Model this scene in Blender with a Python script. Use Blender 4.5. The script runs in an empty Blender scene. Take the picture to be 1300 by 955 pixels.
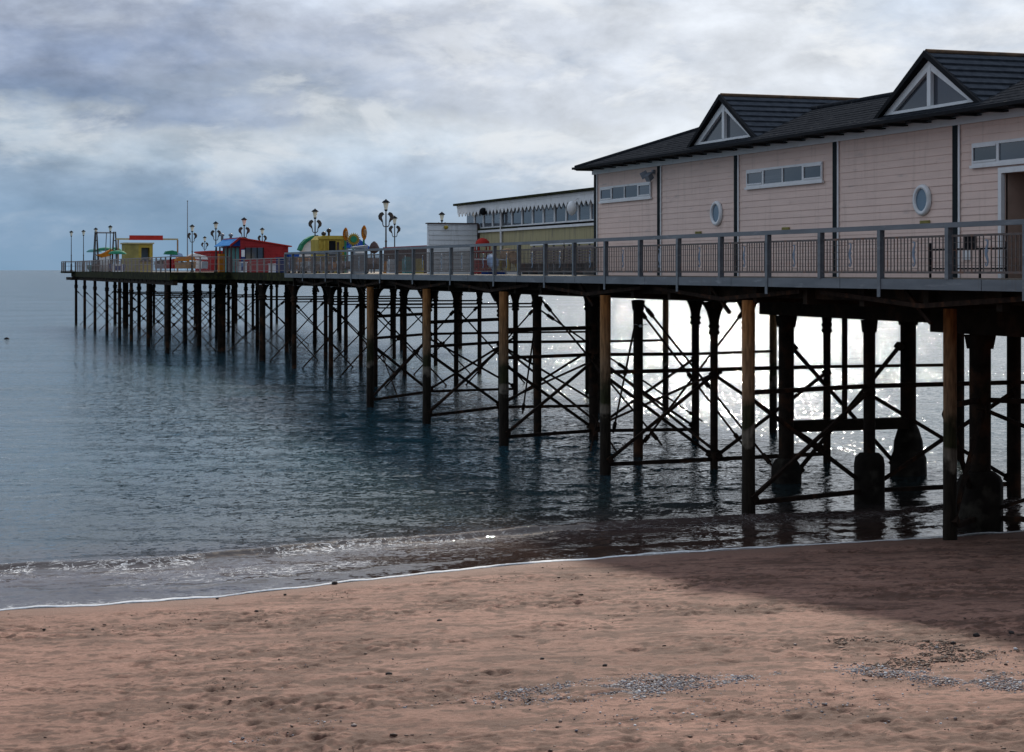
import bpy, math, random
import numpy as np
from mathutils import Vector
R = math.radians
rnd = random.Random(7)
SC = bpy.context.scene
COL = SC.collection

# ------------------------------------------------------------------ frame of reference
# world y runs along the pier out to sea, world x runs across the pier (away from the camera),
# the water surface is z = 0.  The camera stands on the promenade at the origin.
EYE = 6.1
FPX = 2300.0            # focal length in pixels of a 1300 px wide picture
HOR = 343.0
TH = math.atan(780 / FPX)
SN, CS = math.sin(TH), math.cos(TH)
DECK = 5.93

def SCL(px, w): return CS * (px + 130) / w
def T(px, w):                      # distance along the pier seen at column px on the line x = w
    Y = FPX / SCL(px, w); X = (px - 650) / FPX * Y
    return -SN * X + CS * Y
def W(px, t):                      # distance across the pier seen at column px on the line y = t
    k = (px - 650) / FPX
    return t * (SN + CS * k) / (CS - SN * k)
def Z(px, py, w): return EYE + (HOR - py) / SCL(px, w)
def cam2w(X, Y): return (CS * X + SN * Y, -SN * X + CS * Y)     # camera ground axes -> world

# ------------------------------------------------------------------ materials
def nodes_of(m):
    m.use_nodes = True
    nt = m.node_tree
    return nt, nt.nodes, nt.links

def mat(name, c1, c2=None, scale=4.0, rough=0.7, metal=0.0, bump=0.0, bscale=None, stretch=(1, 1, 1),
        c3=None, c3scale=1.2, c3lo=0.55, c3hi=0.7, spec=0.5, detail=6):
    m = bpy.data.materials.new(name)
    nt, N, L = nodes_of(m)
    b = N['Principled BSDF']
    b.inputs['Roughness'].default_value = rough
    b.inputs['Metallic'].default_value = metal
    b.inputs['Specular IOR Level'].default_value = spec
    tc = N.new('ShaderNodeTexCoord'); mp = N.new('ShaderNodeMapping')
    mp.inputs['Scale'].default_value = stretch
    L.new(tc.outputs['Object'], mp.inputs['Vector'])
    n = N.new('ShaderNodeTexNoise'); n.inputs['Scale'].default_value = scale; n.inputs['Detail'].default_value = detail
    L.new(mp.outputs[0], n.inputs['Vector'])
    r = N.new('ShaderNodeValToRGB')
    r.color_ramp.elements[0].position = 0.32; r.color_ramp.elements[1].position = 0.68
    r.color_ramp.elements[0].color = (*(c2 or [c * .78 for c in c1]), 1); r.color_ramp.elements[1].color = (*c1, 1)
    L.new(n.outputs['Fac'], r.inputs[0])
    out = r.outputs[0]
    if c3:
        n2 = N.new('ShaderNodeTexNoise'); n2.inputs['Scale'].default_value = c3scale; n2.inputs['Detail'].default_value = 9
        L.new(mp.outputs[0], n2.inputs['Vector'])
        mr = N.new('ShaderNodeMapRange'); mr.inputs[1].default_value = c3lo; mr.inputs[2].default_value = c3hi
        L.new(n2.outputs['Fac'], mr.inputs[0])
        mx = N.new('ShaderNodeMixRGB'); mx.inputs[2].default_value = (*c3, 1)
        L.new(mr.outputs[0], mx.inputs[0]); L.new(out, mx.inputs[1]); out = mx.outputs[0]
    L.new(out, b.inputs['Base Color'])
    if spec < .16: b.inputs['Roughness'].default_value = max(rough, .85)
    if bump:
        nb = N.new('ShaderNodeTexNoise'); nb.inputs['Scale'].default_value = bscale or scale * 4; nb.inputs['Detail'].default_value = 5
        L.new(mp.outputs[0], nb.inputs['Vector'])
        bp = N.new('ShaderNodeBump'); bp.inputs['Strength'].default_value = bump; bp.inputs['Distance'].default_value = 0.02
        L.new(nb.outputs['Fac'], bp.inputs['Height']); L.new(bp.outputs[0], b.inputs['Normal'])
    return m

M = {}
M['pink'] = mat('pink_paint', (.76, .575, .495), (.69, .52, .45), 1.6, .6, bump=.1, stretch=(1, .5, 3), c3=(.50, .40, .36), c3scale=2.6, c3lo=.62, c3hi=.8, spec=0.3)
def streaks(m, col, amt, lo, hi):
    nt, N, L = nodes_of(m); b = N['Principled BSDF']; src = b.inputs['Base Color'].links[0].from_socket
    g = N.new('ShaderNodeNewGeometry'); mp = N.new('ShaderNodeMapping'); mp.inputs['Scale'].default_value = (5, 5, .35)
    L.new(g.outputs['Position'], mp.inputs[0]); n = N.new('ShaderNodeTexNoise'); n.inputs['Scale'].default_value = 1.6; n.inputs['Detail'].default_value = 7
    L.new(mp.outputs[0], n.inputs['Vector']); r = N.new('ShaderNodeMapRange'); r.inputs[1].default_value = lo; r.inputs[2].default_value = hi; r.inputs[4].default_value = amt
    L.new(n.outputs['Fac'], r.inputs[0]); mx = N.new('ShaderNodeMixRGB'); mx.inputs[2].default_value = (*col, 1)
    L.new(r.outputs[0], mx.inputs[0]); L.new(src, mx.inputs[1]); L.new(mx.outputs[0], b.inputs['Base Color'])
streaks(M['pink'], (.40, .30, .24), .42, .55, .80)
M['white'] = mat('white_paint', (.72, .73, .74), (.64, .65, .66), 2.5, .5, c3=(.5, .5, .47), c3scale=2, c3lo=.6, c3hi=.8)
M['strip'] = mat('dark_green_strip', (.014, .022, .026), (.008, .012, .015), 3, .45, spec=0.12)
M['roof'] = mat('roof_tile', (.034, .037, .043), (.018, .020, .024), 9, .97, bump=.9, bscale=14, c3=(.20, .19, .17), c3scale=7, c3lo=.66, c3hi=.8, spec=0)
M['roofd'] = mat('dormer_tile', (.060, .067, .080), (.036, .042, .052), 6, .95, bump=.2, bscale=20, c3=(.15, .15, .15), c3scale=5, c3lo=.68, c3hi=.85, spec=0)
M['ridge'] = mat('ridge_tile', (.14, .085, .05), (.06, .045, .035), 5, .8, bump=.3, spec=0.1)
M['black'] = mat('black_trim', (.012, .013, .016), (.007, .008, .01), 3, .45, spec=0.12)
M['glass'] = mat('window_glass', (.035, .05, .075), (.02, .03, .05), .8, .06, spec=.8)
GL = [M['glass'], mat('window_glass_dark', (.02, .028, .04), (.012, .018, .028), .8, .05, spec=.8), mat('window_glass_blind', (.10, .115, .135), (.05, .06, .08), 2.5, .1, stretch=(1, .2, 9), spec=.7)]
M['glass2'] = mat('gable_glass', (.05, .06, .075), (.035, .04, .055), .8, .08, spec=.7)
M['galv'] = mat('galvanised_steel', (.150, .168, .188), (.10, .115, .132), 2.2, .55, .25, c3=(.21, .225, .245), c3scale=4, c3lo=.58, c3hi=.75, stretch=(1, .35, 2), spec=0.3)
M['bars'] = mat('rail_bars', (.13, .115, .11), (.085, .07, .065), 6, .6, .1, c3=(.17, .09, .06), c3scale=5, spec=0.2)
M['horse'] = mat('seahorse_paint', (.16, .22, .30), (.11, .15, .21), 8, .5)
M['iron'] = mat('old_iron', (.030, .022, .017), (.013, .010, .008), 3, .95, bump=.6, bscale=9, c3=(.085, .040, .022), c3scale=1.6, c3lo=.52, c3hi=.75, spec=0.08)
M['iron2'] = mat('brace_iron', (.035, .022, .016), (.014, .010, .008), 4, .95, bump=.4, bscale=12, c3=(.075, .034, .018), c3scale=2.5, spec=0.08)
M['moss'] = mat('mossy_timber', (.028, .030, .014), (.012, .012, .008), 2.5, .9, bump=.7, bscale=8, c3=(.055, .058, .018), c3scale=2.2, c3lo=.5, c3hi=.7, spec=0.05)
M['timber'] = mat('dark_timber', (.030, .022, .016), (.013, .010, .008), 2.2, .85, bump=.5, c3=(.055, .032, .02), c3scale=1.5, spec=0.05)
M['deck'] = mat('deck_boards', (.20, .17, .14), (.13, .11, .09), 5, .8, stretch=(.3, 6, 1), spec=0.1)
M['conc'] = mat('stained_concrete', (.026, .022, .018), (.011, .009, .008), 2.4, .9, bump=.7, bscale=7, c3=(.05, .045, .036), c3scale=2, spec=0.06)
M['cream'] = mat('cream_cladding', (.47, .42, .25), (.39, .35, .21), 1.2, .6, stretch=(1, 5, .6), c3=(.27, .25, .19), c3scale=1.4, spec=.15)
M['hutw'] = mat('hut_boards', (.70, .73, .76), (.62, .65, .68), 2, .6, stretch=(.5, 1, 4), spec=.15)
M['slat'] = mat('bench_slat', (.22, .18, .165), (.15, .12, .11), 5, .7)
M['red'] = mat('red_paint', (.33, .030, .034), (.24, .024, .027), 1.5, .5, c3=(.20, .012, .014), c3scale=2, spec=0.15)
M['redb'] = mat('bright_red_paint', (.44, .036, .028), (.34, .028, .022), 2, .45, spec=0.15)
M['blue'] = mat('blue_paint', (.015, .05, .20), (.01, .03, .13), 2, .5, spec=0)
M['sky'] = mat('pale_blue_sheet', (.10, .27, .55), (.07, .21, .46), 2, .9, spec=0)
M['teal'] = mat('teal_paint', (.12, .30, .30), (.08, .22, .22), 3, .5, spec=.15)
M['yellow'] = mat('yellow_paint', (.44, .34, .07), (.35, .26, .05), 2, .5, c3=(.28, .19, .03), c3scale=3, spec=.15)
M['olive'] = mat('olive_yellow', (.33, .29, .10), (.22, .19, .07), 1.4, .6, spec=.15)
M['green'] = mat('green_paint', (.03, .22, .12), (.02, .14, .08), 3, .5, spec=.15)
M['orange'] = mat('orange_paint', (.50, .20, .02), (.36, .12, .012), 4, .5, spec=.15)
M['tan'] = mat('tan_paint', (.34, .22, .13), (.25, .16, .09), 3, .55, spec=.15)
M['lblue'] = mat('light_blue_paint', (.30, .42, .62), (.22, .33, .52), 3, .45, spec=.15)
M['grey'] = mat('grey_paint', (.22, .25, .29), (.17, .20, .235), 2, .5)
M['brown'] = mat('brown_boards', (.10, .070, .066), (.06, .042, .04), 2, .8, stretch=(1, 5, 1), spec=0.15)
M['lampm'] = mat('lamp_iron', (.055, .048, .045), (.03, .026, .024), 6, .5, c3=(.13, .085, .06), c3scale=9, spec=0.2)
M['lampg'] = mat('lantern_glass', (.85, .82, .68), (.76, .72, .58), 5, .25)
M['stone'] = mat('wet_stone', (.05, .042, .04), (.025, .022, .022), 9, .6, bump=.5, spec=0.15)
M['gull'] = mat('gull_feather', (.62, .62, .62), (.38, .40, .43), 6, .8)
M['oldrail'] = mat('old_rail_paint', (.27, .235, .23), (.18, .155, .15), 3, .7, c3=(.20, .10, .075), c3scale=3)

streaks(M['cream'], (.20, .19, .12), .6, .52, .76); streaks(M['galv'], (.10, .075, .06), .5, .58, .8); streaks(M['hutw'], (.24, .24, .22), .5, .55, .78)

def tube_mat():
    # rusty upper shaft, weed band, pale barnacle rings and black-brown foot: zones of growth and corrosion by height
    m = bpy.data.materials.new('rusty_casing'); nt, N, L = nodes_of(m)
    b = N['Principled BSDF']; b.inputs['Roughness'].default_value = .85; b.inputs['Specular IOR Level'].default_value = .12
    g = N.new('ShaderNodeNewGeometry'); sep = N.new('ShaderNodeSeparateXYZ'); L.new(g.outputs['Position'], sep.inputs[0])
    n = N.new('ShaderNodeTexNoise'); n.inputs['Scale'].default_value = 1.6; n.inputs['Detail'].default_value = 8
    L.new(g.outputs['Position'], n.inputs['Vector'])
    a = N.new('ShaderNodeMath'); a.operation = 'MULTIPLY_ADD'; a.inputs[1].default_value = 1.5
    L.new(n.outputs['Fac'], a.inputs[0]); 
    off = N.new('ShaderNodeMath'); off.operation = 'SUBTRACT'; off.inputs[1].default_value = .75
    L.new(sep.outputs['Z'], off.inputs[0]); L.new(off.outputs[0], a.inputs[2])
    mr = N.new('ShaderNodeMapRange'); mr.inputs[1].default_value = 0; mr.inputs[2].default_value = 6
    L.new(a.outputs[0], mr.inputs[0])
    r = N.new('ShaderNodeValToRGB'); L.new(mr.outputs[0], r.inputs[0])
    E = r.color_ramp.elements
    E[0].position = 0; E[0].color = (.018, .014, .011, 1)
    E[1].position = 1; E[1].color = (.21, .085, .03, 1)
    for p, c in ((.29, (.022, .018, .013)), (.315, (.17, .15, .12)), (.345, (.13, .11, .085)), (.365, (.03, .032, .014)),
                 (.44, (.035, .034, .018)), (.50, (.20, .13, .078)), (.70, (.30, .165, .078)), (.88, (.33, .145, .048))):
        e = E.new(p); e.color = (*c, 1)
    n3 = N.new('ShaderNodeTexNoise'); n3.inputs['Scale'].default_value = 5; n3.inputs['Detail'].default_value = 8
    mp = N.new('ShaderNodeMapping'); mp.inputs['Scale'].default_value = (3, 3, .5)
    L.new(g.outputs['Position'], mp.inputs[0]); L.new(mp.outputs[0], n3.inputs['Vector'])
    mx = N.new('ShaderNodeMixRGB'); mx.blend_type = 'MULTIPLY'; mx.inputs[0].default_value = .8
    r3 = N.new('ShaderNodeValToRGB'); r3.color_ramp.elements[0].position = .35; r3.color_ramp.elements[1].position = .62
    r3.color_ramp.elements[0].color = (.45, .42, .40, 1); r3.color_ramp.elements[1].color = (1.15, 1.1, 1.05, 1)
    L.new(n3.outputs['Fac'], r3.inputs[0]); L.new(r.outputs[0], mx.inputs[1]); L.new(r3.outputs[0], mx.inputs[2])
    L.new(mx.outputs[0], b.inputs['Base Color'])
    bp = N.new('ShaderNodeBump'); bp.inputs['Strength'].default_value = .5; bp.inputs['Distance'].default_value = .03
    L.new(n3.outputs['Fac'], bp.inputs['Height']); L.new(bp.outputs[0], b.inputs['Normal'])
    return m
M['casing'] = tube_mat()

# ------------------------------------------------------------------ mesh builder
ORG = {}
class MB:
    def __init__(s): s.v = []; s.f = []; s.sm = []
    def add(s, vs, fs, smooth=False):
        o = len(s.v); s.v += [tuple(p) for p in vs]
        for f in fs: s.f.append(tuple(i + o for i in f)); s.sm.append(smooth)
        return s
    def box(s, x0, x1, y0, y1, z0, z1):
        return s.add([(x0,y0,z0),(x1,y0,z0),(x1,y1,z0),(x0,y1,z0),(x0,y0,z1),(x1,y0,z1),(x1,y1,z1),(x0,y1,z1)],
                     [(0,3,2,1),(4,5,6,7),(0,1,5,4),(1,2,6,5),(2,3,7,6),(3,0,4,7)])
    def beam(s, p, q, a, b, up=(0, 0, 1)):
        p, q = Vector(p), Vector(q); d = (q - p).normalized(); u = Vector(up)
        if abs(d.dot(u)) > .98: u = Vector((1, 0, 0))
        r = d.cross(u).normalized(); u = r.cross(d).normalized()
        vs = [c + r * (i * a / 2) + u * (j * b / 2) for c in (p, q) for i, j in ((-1,-1),(1,-1),(1,1),(-1,1))]
        return s.add(vs, [(0,3,2,1),(4,5,6,7),(0,1,5,4),(1,2,6,5),(2,3,7,6),(3,0,4,7)])
    def tube(s, p, q, r, n=10, r2=None, caps=True):
        p, q = Vector(p), Vector(q); r2 = r if r2 is None else r2
        d = (q - p).normalized(); u = Vector((0, 0, 1)) if abs(d.z) < .9 else Vector((1, 0, 0))
        a = d.cross(u).normalized(); b = d.cross(a).normalized()
        vs = []
        for c, rr in ((p, r), (q, r2)):
            for i in range(n):
                t = 2 * math.pi * i / n; vs.append(c + a * (rr * math.cos(t)) + b * (rr * math.sin(t)))
        s.add(vs, [(i, (i + 1) % n, n + (i + 1) % n, n + i) for i in range(n)], True)
        if caps: s.add(vs, [tuple(range(n))[::-1], tuple(range(n, 2 * n))])
        return s
    def lathe(s, c, prof, n=14, smooth=True, sx=1, sy=1):
        vs = []
        for r, z in prof:
            for i in range(n):
                t = 2 * math.pi * (i + .5) / n; vs.append((c[0] + sx * r * math.cos(t), c[1] + sy * r * math.sin(t), c[2] + z))
        fs = [(j*n+i, j*n+(i+1) % n, (j+1)*n+(i+1) % n, (j+1)*n+i) for j in range(len(prof)-1) for i in range(n)]
        s.add(vs, fs, smooth); s.add(vs, [tuple(range(n))[::-1], tuple(range((len(prof)-1)*n, len(prof)*n))])
        return s
    def prism(s, poly, axis, a, b):
        # poly: list of 2D points; axis 'x': poly in (y,z) ; 'y': poly in (x,z) ; 'z': poly in (x,y); extruded from a to b
        def P(p, h): return (h, p[0], p[1]) if axis == 'x' else (p[0], h, p[1]) if axis == 'y' else (p[0], p[1], h)
        n = len(poly)
        vs = [P(p, a) for p in poly] + [P(p, b) for p in poly]
        return s.add(vs, [tuple(range(n))[::-1], tuple(range(n, 2*n))] + [(i, (i+1) % n, n+(i+1) % n, n+i) for i in range(n)])
    def path(s, pts, r, n=6):
        for a, b in zip(pts, pts[1:]): s.tube(a, b, r, n)
        return s
    def build(s, name, m, parent=None, org=None, fix=True):
        o = ORG[parent.name] if parent else (org or (0, 0, 0))
        me = bpy.data.meshes.new(name)
        me.from_pydata([(p[0]-o[0], p[1]-o[1], p[2]-o[2]) for p in s.v], [], s.f)
        me.polygons.foreach_set('use_smooth', s.sm)
        me.materials.append(m)
        ob = bpy.data.objects.new(name, me); COL.objects.link(ob)
        if parent: ob.parent = parent
        else: ob.location = o
        ORG[ob.name] = o
        if fix:
            import bmesh
            bm = bmesh.new(); bm.from_mesh(me); bmesh.ops.recalc_face_normals(bm, faces=bm.faces); bm.to_mesh(me); bm.free()
        return ob

def thing(name, loc, label, cat, group=None):
    o = bpy.data.objects.new(name, None); COL.objects.link(o); o.location = loc; o.empty_display_size = .3
    ORG[o.name] = tuple(loc); o['label'] = label; o['category'] = cat
    if group: o['group'] = group
    return o
def tag(o, label=None, cat=None, group=None, kind=None):
    for k, v in (('label', label), ('category', cat), ('group', group), ('kind', kind)):
        if v: o[k] = v
    return o
def copy_tree(o, parent=None):
    c = o.copy(); COL.objects.link(c)
    if parent: c.parent = parent
    for ch in list(o.children): copy_tree(ch, c)
    return c
def B(*a): return MB().box(*a)

# ------------------------------------------------------------------ numpy noise
def vnoise(x, y, seed):
    rs = np.random.RandomState(seed); g = rs.rand(256, 256).astype(np.float64)
    xi = np.floor(x).astype(int); yi = np.floor(y).astype(int)
    fx = x - xi; fy = y - yi
    fx = fx*fx*fx*(fx*(fx*6-15)+10); fy = fy*fy*fy*(fy*(fy*6-15)+10)
    a = g[xi & 255, yi & 255]; b = g[(xi+1) & 255, yi & 255]; c = g[xi & 255, (yi+1) & 255]; d = g[(xi+1) & 255, (yi+1) & 255]
    return (a*(1-fx)+b*fx)*(1-fy)+(c*(1-fx)+d*fx)*fy
def fbm(x, y, seed, octs=4):
    r = 0; a = .5; t = 0
    for i in range(octs):
        r = r + a*vnoise(x*2**i + 17.3*i, y*2**i - 9.1*i, seed+i); t += a; a *= .5
    return r/t

# shoreline in camera ground axes (X right, Y ahead): where the water meets the sand
SX = np.array([-400, -60, -20, -9.2, -7.2, -5.2, -3.1, -1.4, 0, 2.5, 5.2, 8.0, 10.3, 12.0, 18, 60, 400])
SY = np.array([ -60,  18, 29.6, 32.5, 33.0, 33.9, 35.5, 36.5, 37.5, 38.6, 39.6, 40.7, 41.4, 42.4, 44.5, 60, 190])
def shore(X):
    return (np.interp(X, SX, SY) + np.interp(X-.8, SX, SY) + np.interp(X+.8, SX, SY))/3
def sand_z(X, Y):
    d = shore(X) - Y                      # >0 on the beach
    return np.where(d > 0, .058*d + .0006*d*d, np.maximum(.065*d, -3.0 + .0*d))

def grid_mesh(name, X, Y, Zz, material):
    nr, nc = X.shape
    wx, wy = CS*X + SN*Y, -SN*X + CS*Y
    me = bpy.data.meshes.new(name)
    co = np.stack([wx, wy, Zz], -1).reshape(-1, 3).astype(np.float32)
    i = np.arange(nr*nc).reshape(nr, nc)
    q = np.stack([i[:-1, :-1], i[:-1, 1:], i[1:, 1:], i[1:, :-1]], -1).reshape(-1, 4).astype(np.int32)
    me.vertices.add(len(co)); me.vertices.foreach_set('co', co.ravel())
    me.loops.add(q.size); me.loops.foreach_set('vertex_index', q.ravel())
    me.polygons.add(len(q)); me.polygons.foreach_set('loop_start', np.arange(0, q.size, 4, dtype=np.int32))
    me.polygons.foreach_set('loop_total', np.full(len(q), 4, dtype=np.int32))
    me.polygons.foreach_set('use_smooth', np.ones(len(q), dtype=bool))
    me.update(calc_edges=True); me.validate()
    me.materials.append(material)
    ob = bpy.data.objects.new(name, me); COL.objects.link(ob)
    return ob
def set_attr(ob, name, arr):
    a = ob.data.attributes.new(name, 'FLOAT', 'POINT'); a.data.foreach_set('value', arr.ravel().astype(np.float32))

# ------------------------------------------------------------------ beach
def beach_mat():
    m = bpy.data.materials.new('red_sand'); nt, N, L = nodes_of(m)
    b = N['Principled BSDF']; b.inputs['Specular IOR Level'].default_value = .25
    g = N.new('ShaderNodeNewGeometry')
    n1 = N.new('ShaderNodeTexNoise'); n1.inputs['Scale'].default_value = .55; n1.inputs['Detail'].default_value = 8
    n2 = N.new('ShaderNodeTexNoise'); n2.inputs['Scale'].default_value = 14; n2.inputs['Detail'].default_value = 9; n2.inputs['Roughness'].default_value = .75
    for n in (n1, n2): L.new(g.outputs['Position'], n.inputs['Vector'])
    r1 = N.new('ShaderNodeValToRGB'); E = r1.color_ramp.elements
    E[0].position = .34; E[0].color = (.205, .106, .077, 1); E[1].position = .68; E[1].color = (.305, .165, .122, 1)
    L.new(n1.outputs['Fac'], r1.inputs[0])
    r2 = N.new('ShaderNodeValToRGB'); E = r2.color_ramp.elements
    E[0].position = .30; E[0].color = (.50, .47, .45, 1); E[1].position = .62; E[1].color = (1.12, 1.12, 1.12, 1)
    L.new(n2.outputs['Fac'], r2.inputs[0])
    mu = N.new('ShaderNodeMixRGB'); mu.blend_type = 'MULTIPLY'; mu.inputs[0].default_value = 1
    L.new(r1.outputs[0], mu.inputs[1]); L.new(r2.outputs[0], mu.inputs[2])
    at = N.new('ShaderNodeAttribute'); at.attribute_name = 'churn_shade'
    m2 = N.new('ShaderNodeMixRGB'); m2.inputs[2].default_value = (.080, .040, .027, 1)
    L.new(at.outputs['Fac'], m2.inputs[0]); L.new(mu.outputs[0], m2.inputs[1])
    aw = N.new('ShaderNodeAttribute'); aw.attribute_name = 'wet'
    m3 = N.new('ShaderNodeMixRGB'); m3.inputs[2].default_value = (.15, .082, .060, 1)
    L.new(aw.outputs['Fac'], m3.inputs[0]); L.new(m2.outputs[0], m3.inputs[1])
    L.new(m3.outputs[0], b.inputs['Base Color'])
    ro = N.new('ShaderNodeMapRange'); ro.inputs[3].default_value = .92; ro.inputs[4].default_value = .85
    L.new(aw.outputs['Fac'], ro.inputs[0]); L.new(ro.outputs[0], b.inputs['Roughness'])
    bp = N.new('ShaderNodeBump'); bp.inputs['Strength'].default_value = .9; bp.inputs['Distance'].default_value = .03
    L.new(n2.outputs['Fac'], bp.inputs['Height']); L.new(bp.outputs[0], b.inputs['Normal'])
    return m

k = np.concatenate([np.linspace(-4, -.5, 40)[:-1], np.linspace(-.5, .5, 900), np.linspace(.5, 4, 40)[1:]])
rows = np.concatenate([np.linspace(4, 15, 30)[:-1], np.geomspace(15, 46, 620), np.geomspace(46, 60000, 60)[1:]])
X = rows[:, None]*k[None, :]; Y = np.repeat(rows[:, None], len(k), 1)
zs = sand_z(X, Y); d = shore(X) - Y
dry = np.clip((d-.25)/1.2, 0, 1)
bumps = (fbm(X*1.1, Y*1.1, 11, 3)-.5)*.05 + (fbm(X*4.2, Y*3.4, 21, 3)-.5)*.028
churn_band = np.clip((fbm(X*.28+3, Y*.75, 31, 4)-.50)*6, 0, 1)
fine = (fbm(X*9, Y*7, 41, 3)-.5)*.04*(.25+1.1*churn_band)
h = (bumps + fine)*dry
rs = np.random.RandomState(5)
foot = np.zeros_like(X)
fx = rs.uniform(-12, 13, 3200); fy = rs.uniform(16, 42, 3200)
dense = fbm(fx*.28+3, fy*.75, 31, 4)
for i in range(3200):
    if dense[i] < .44 + .12*rs.rand(): continue
    r0 = np.searchsorted(rows, fy[i]-.5); r1 = np.searchsorted(rows, fy[i]+.5)
    c0 = np.searchsorted(k, (fx[i]-.5)/fy[i]); c1 = np.searchsorted(k, (fx[i]+.5)/fy[i])
    if r1 <= r0 or c1 <= c0: continue
    xs = X[r0:r1, c0:c1]-fx[i]; ys = Y[r0:r1, c0:c1]-fy[i]
    a = rs.uniform(0, 6.28); u = xs*np.cos(a)+ys*np.sin(a); v = -xs*np.sin(a)+ys*np.cos(a)
    q = (u/.14)**2 + (v/.075)**2
    foot[r0:r1, c0:c1] += (np.exp(-q)*-.030 + np.exp(-(np.sqrt(q)-1.7)**2*3)*.010)*rs.uniform(.4, 1.3)
h += foot*dry
churn_shade = np.clip((fbm(X*2.6, Y*3.4, 51, 4)-.52)*9, 0, 1)*np.clip(churn_band*1.1, 0, 1)*.85 + np.clip(-foot*16, 0, .5)  # disturbed sand, plus shade of dents and footprint hollows painted into the colour
churn_shade += np.clip((fbm(X*5.5, Y*7, 61, 3)-.60)*16, 0, 1)*.75 + np.clip((fbm(X*11, Y*9, 67, 3)-.62)*18, 0, 1)*.8*np.clip(churn_band+.25, 0, 1) + np.clip((fbm(X*.9, Y*3.2, 63, 5)-.55)*10, 0, 1)*.5 + np.clip((fbm(X*.16+5, Y*.5, 65, 4)-.5)*5, 0, 1)*.28
beach = grid_mesh('beach', X, Y, zs + h, beach_mat())
set_attr(beach, 'churn_shade', np.clip(churn_shade, 0, .9)*dry)
set_attr(beach, 'wet', np.clip(1-(d-.05)/(.7+1.9*fbm(X*.6, Y*.6, 71, 3)), 0, 1))
tag(beach, kind='structure')
def ground(X_, Y_): return float(sand_z(np.array([X_], float), np.array([Y_], float))[0])

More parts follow.
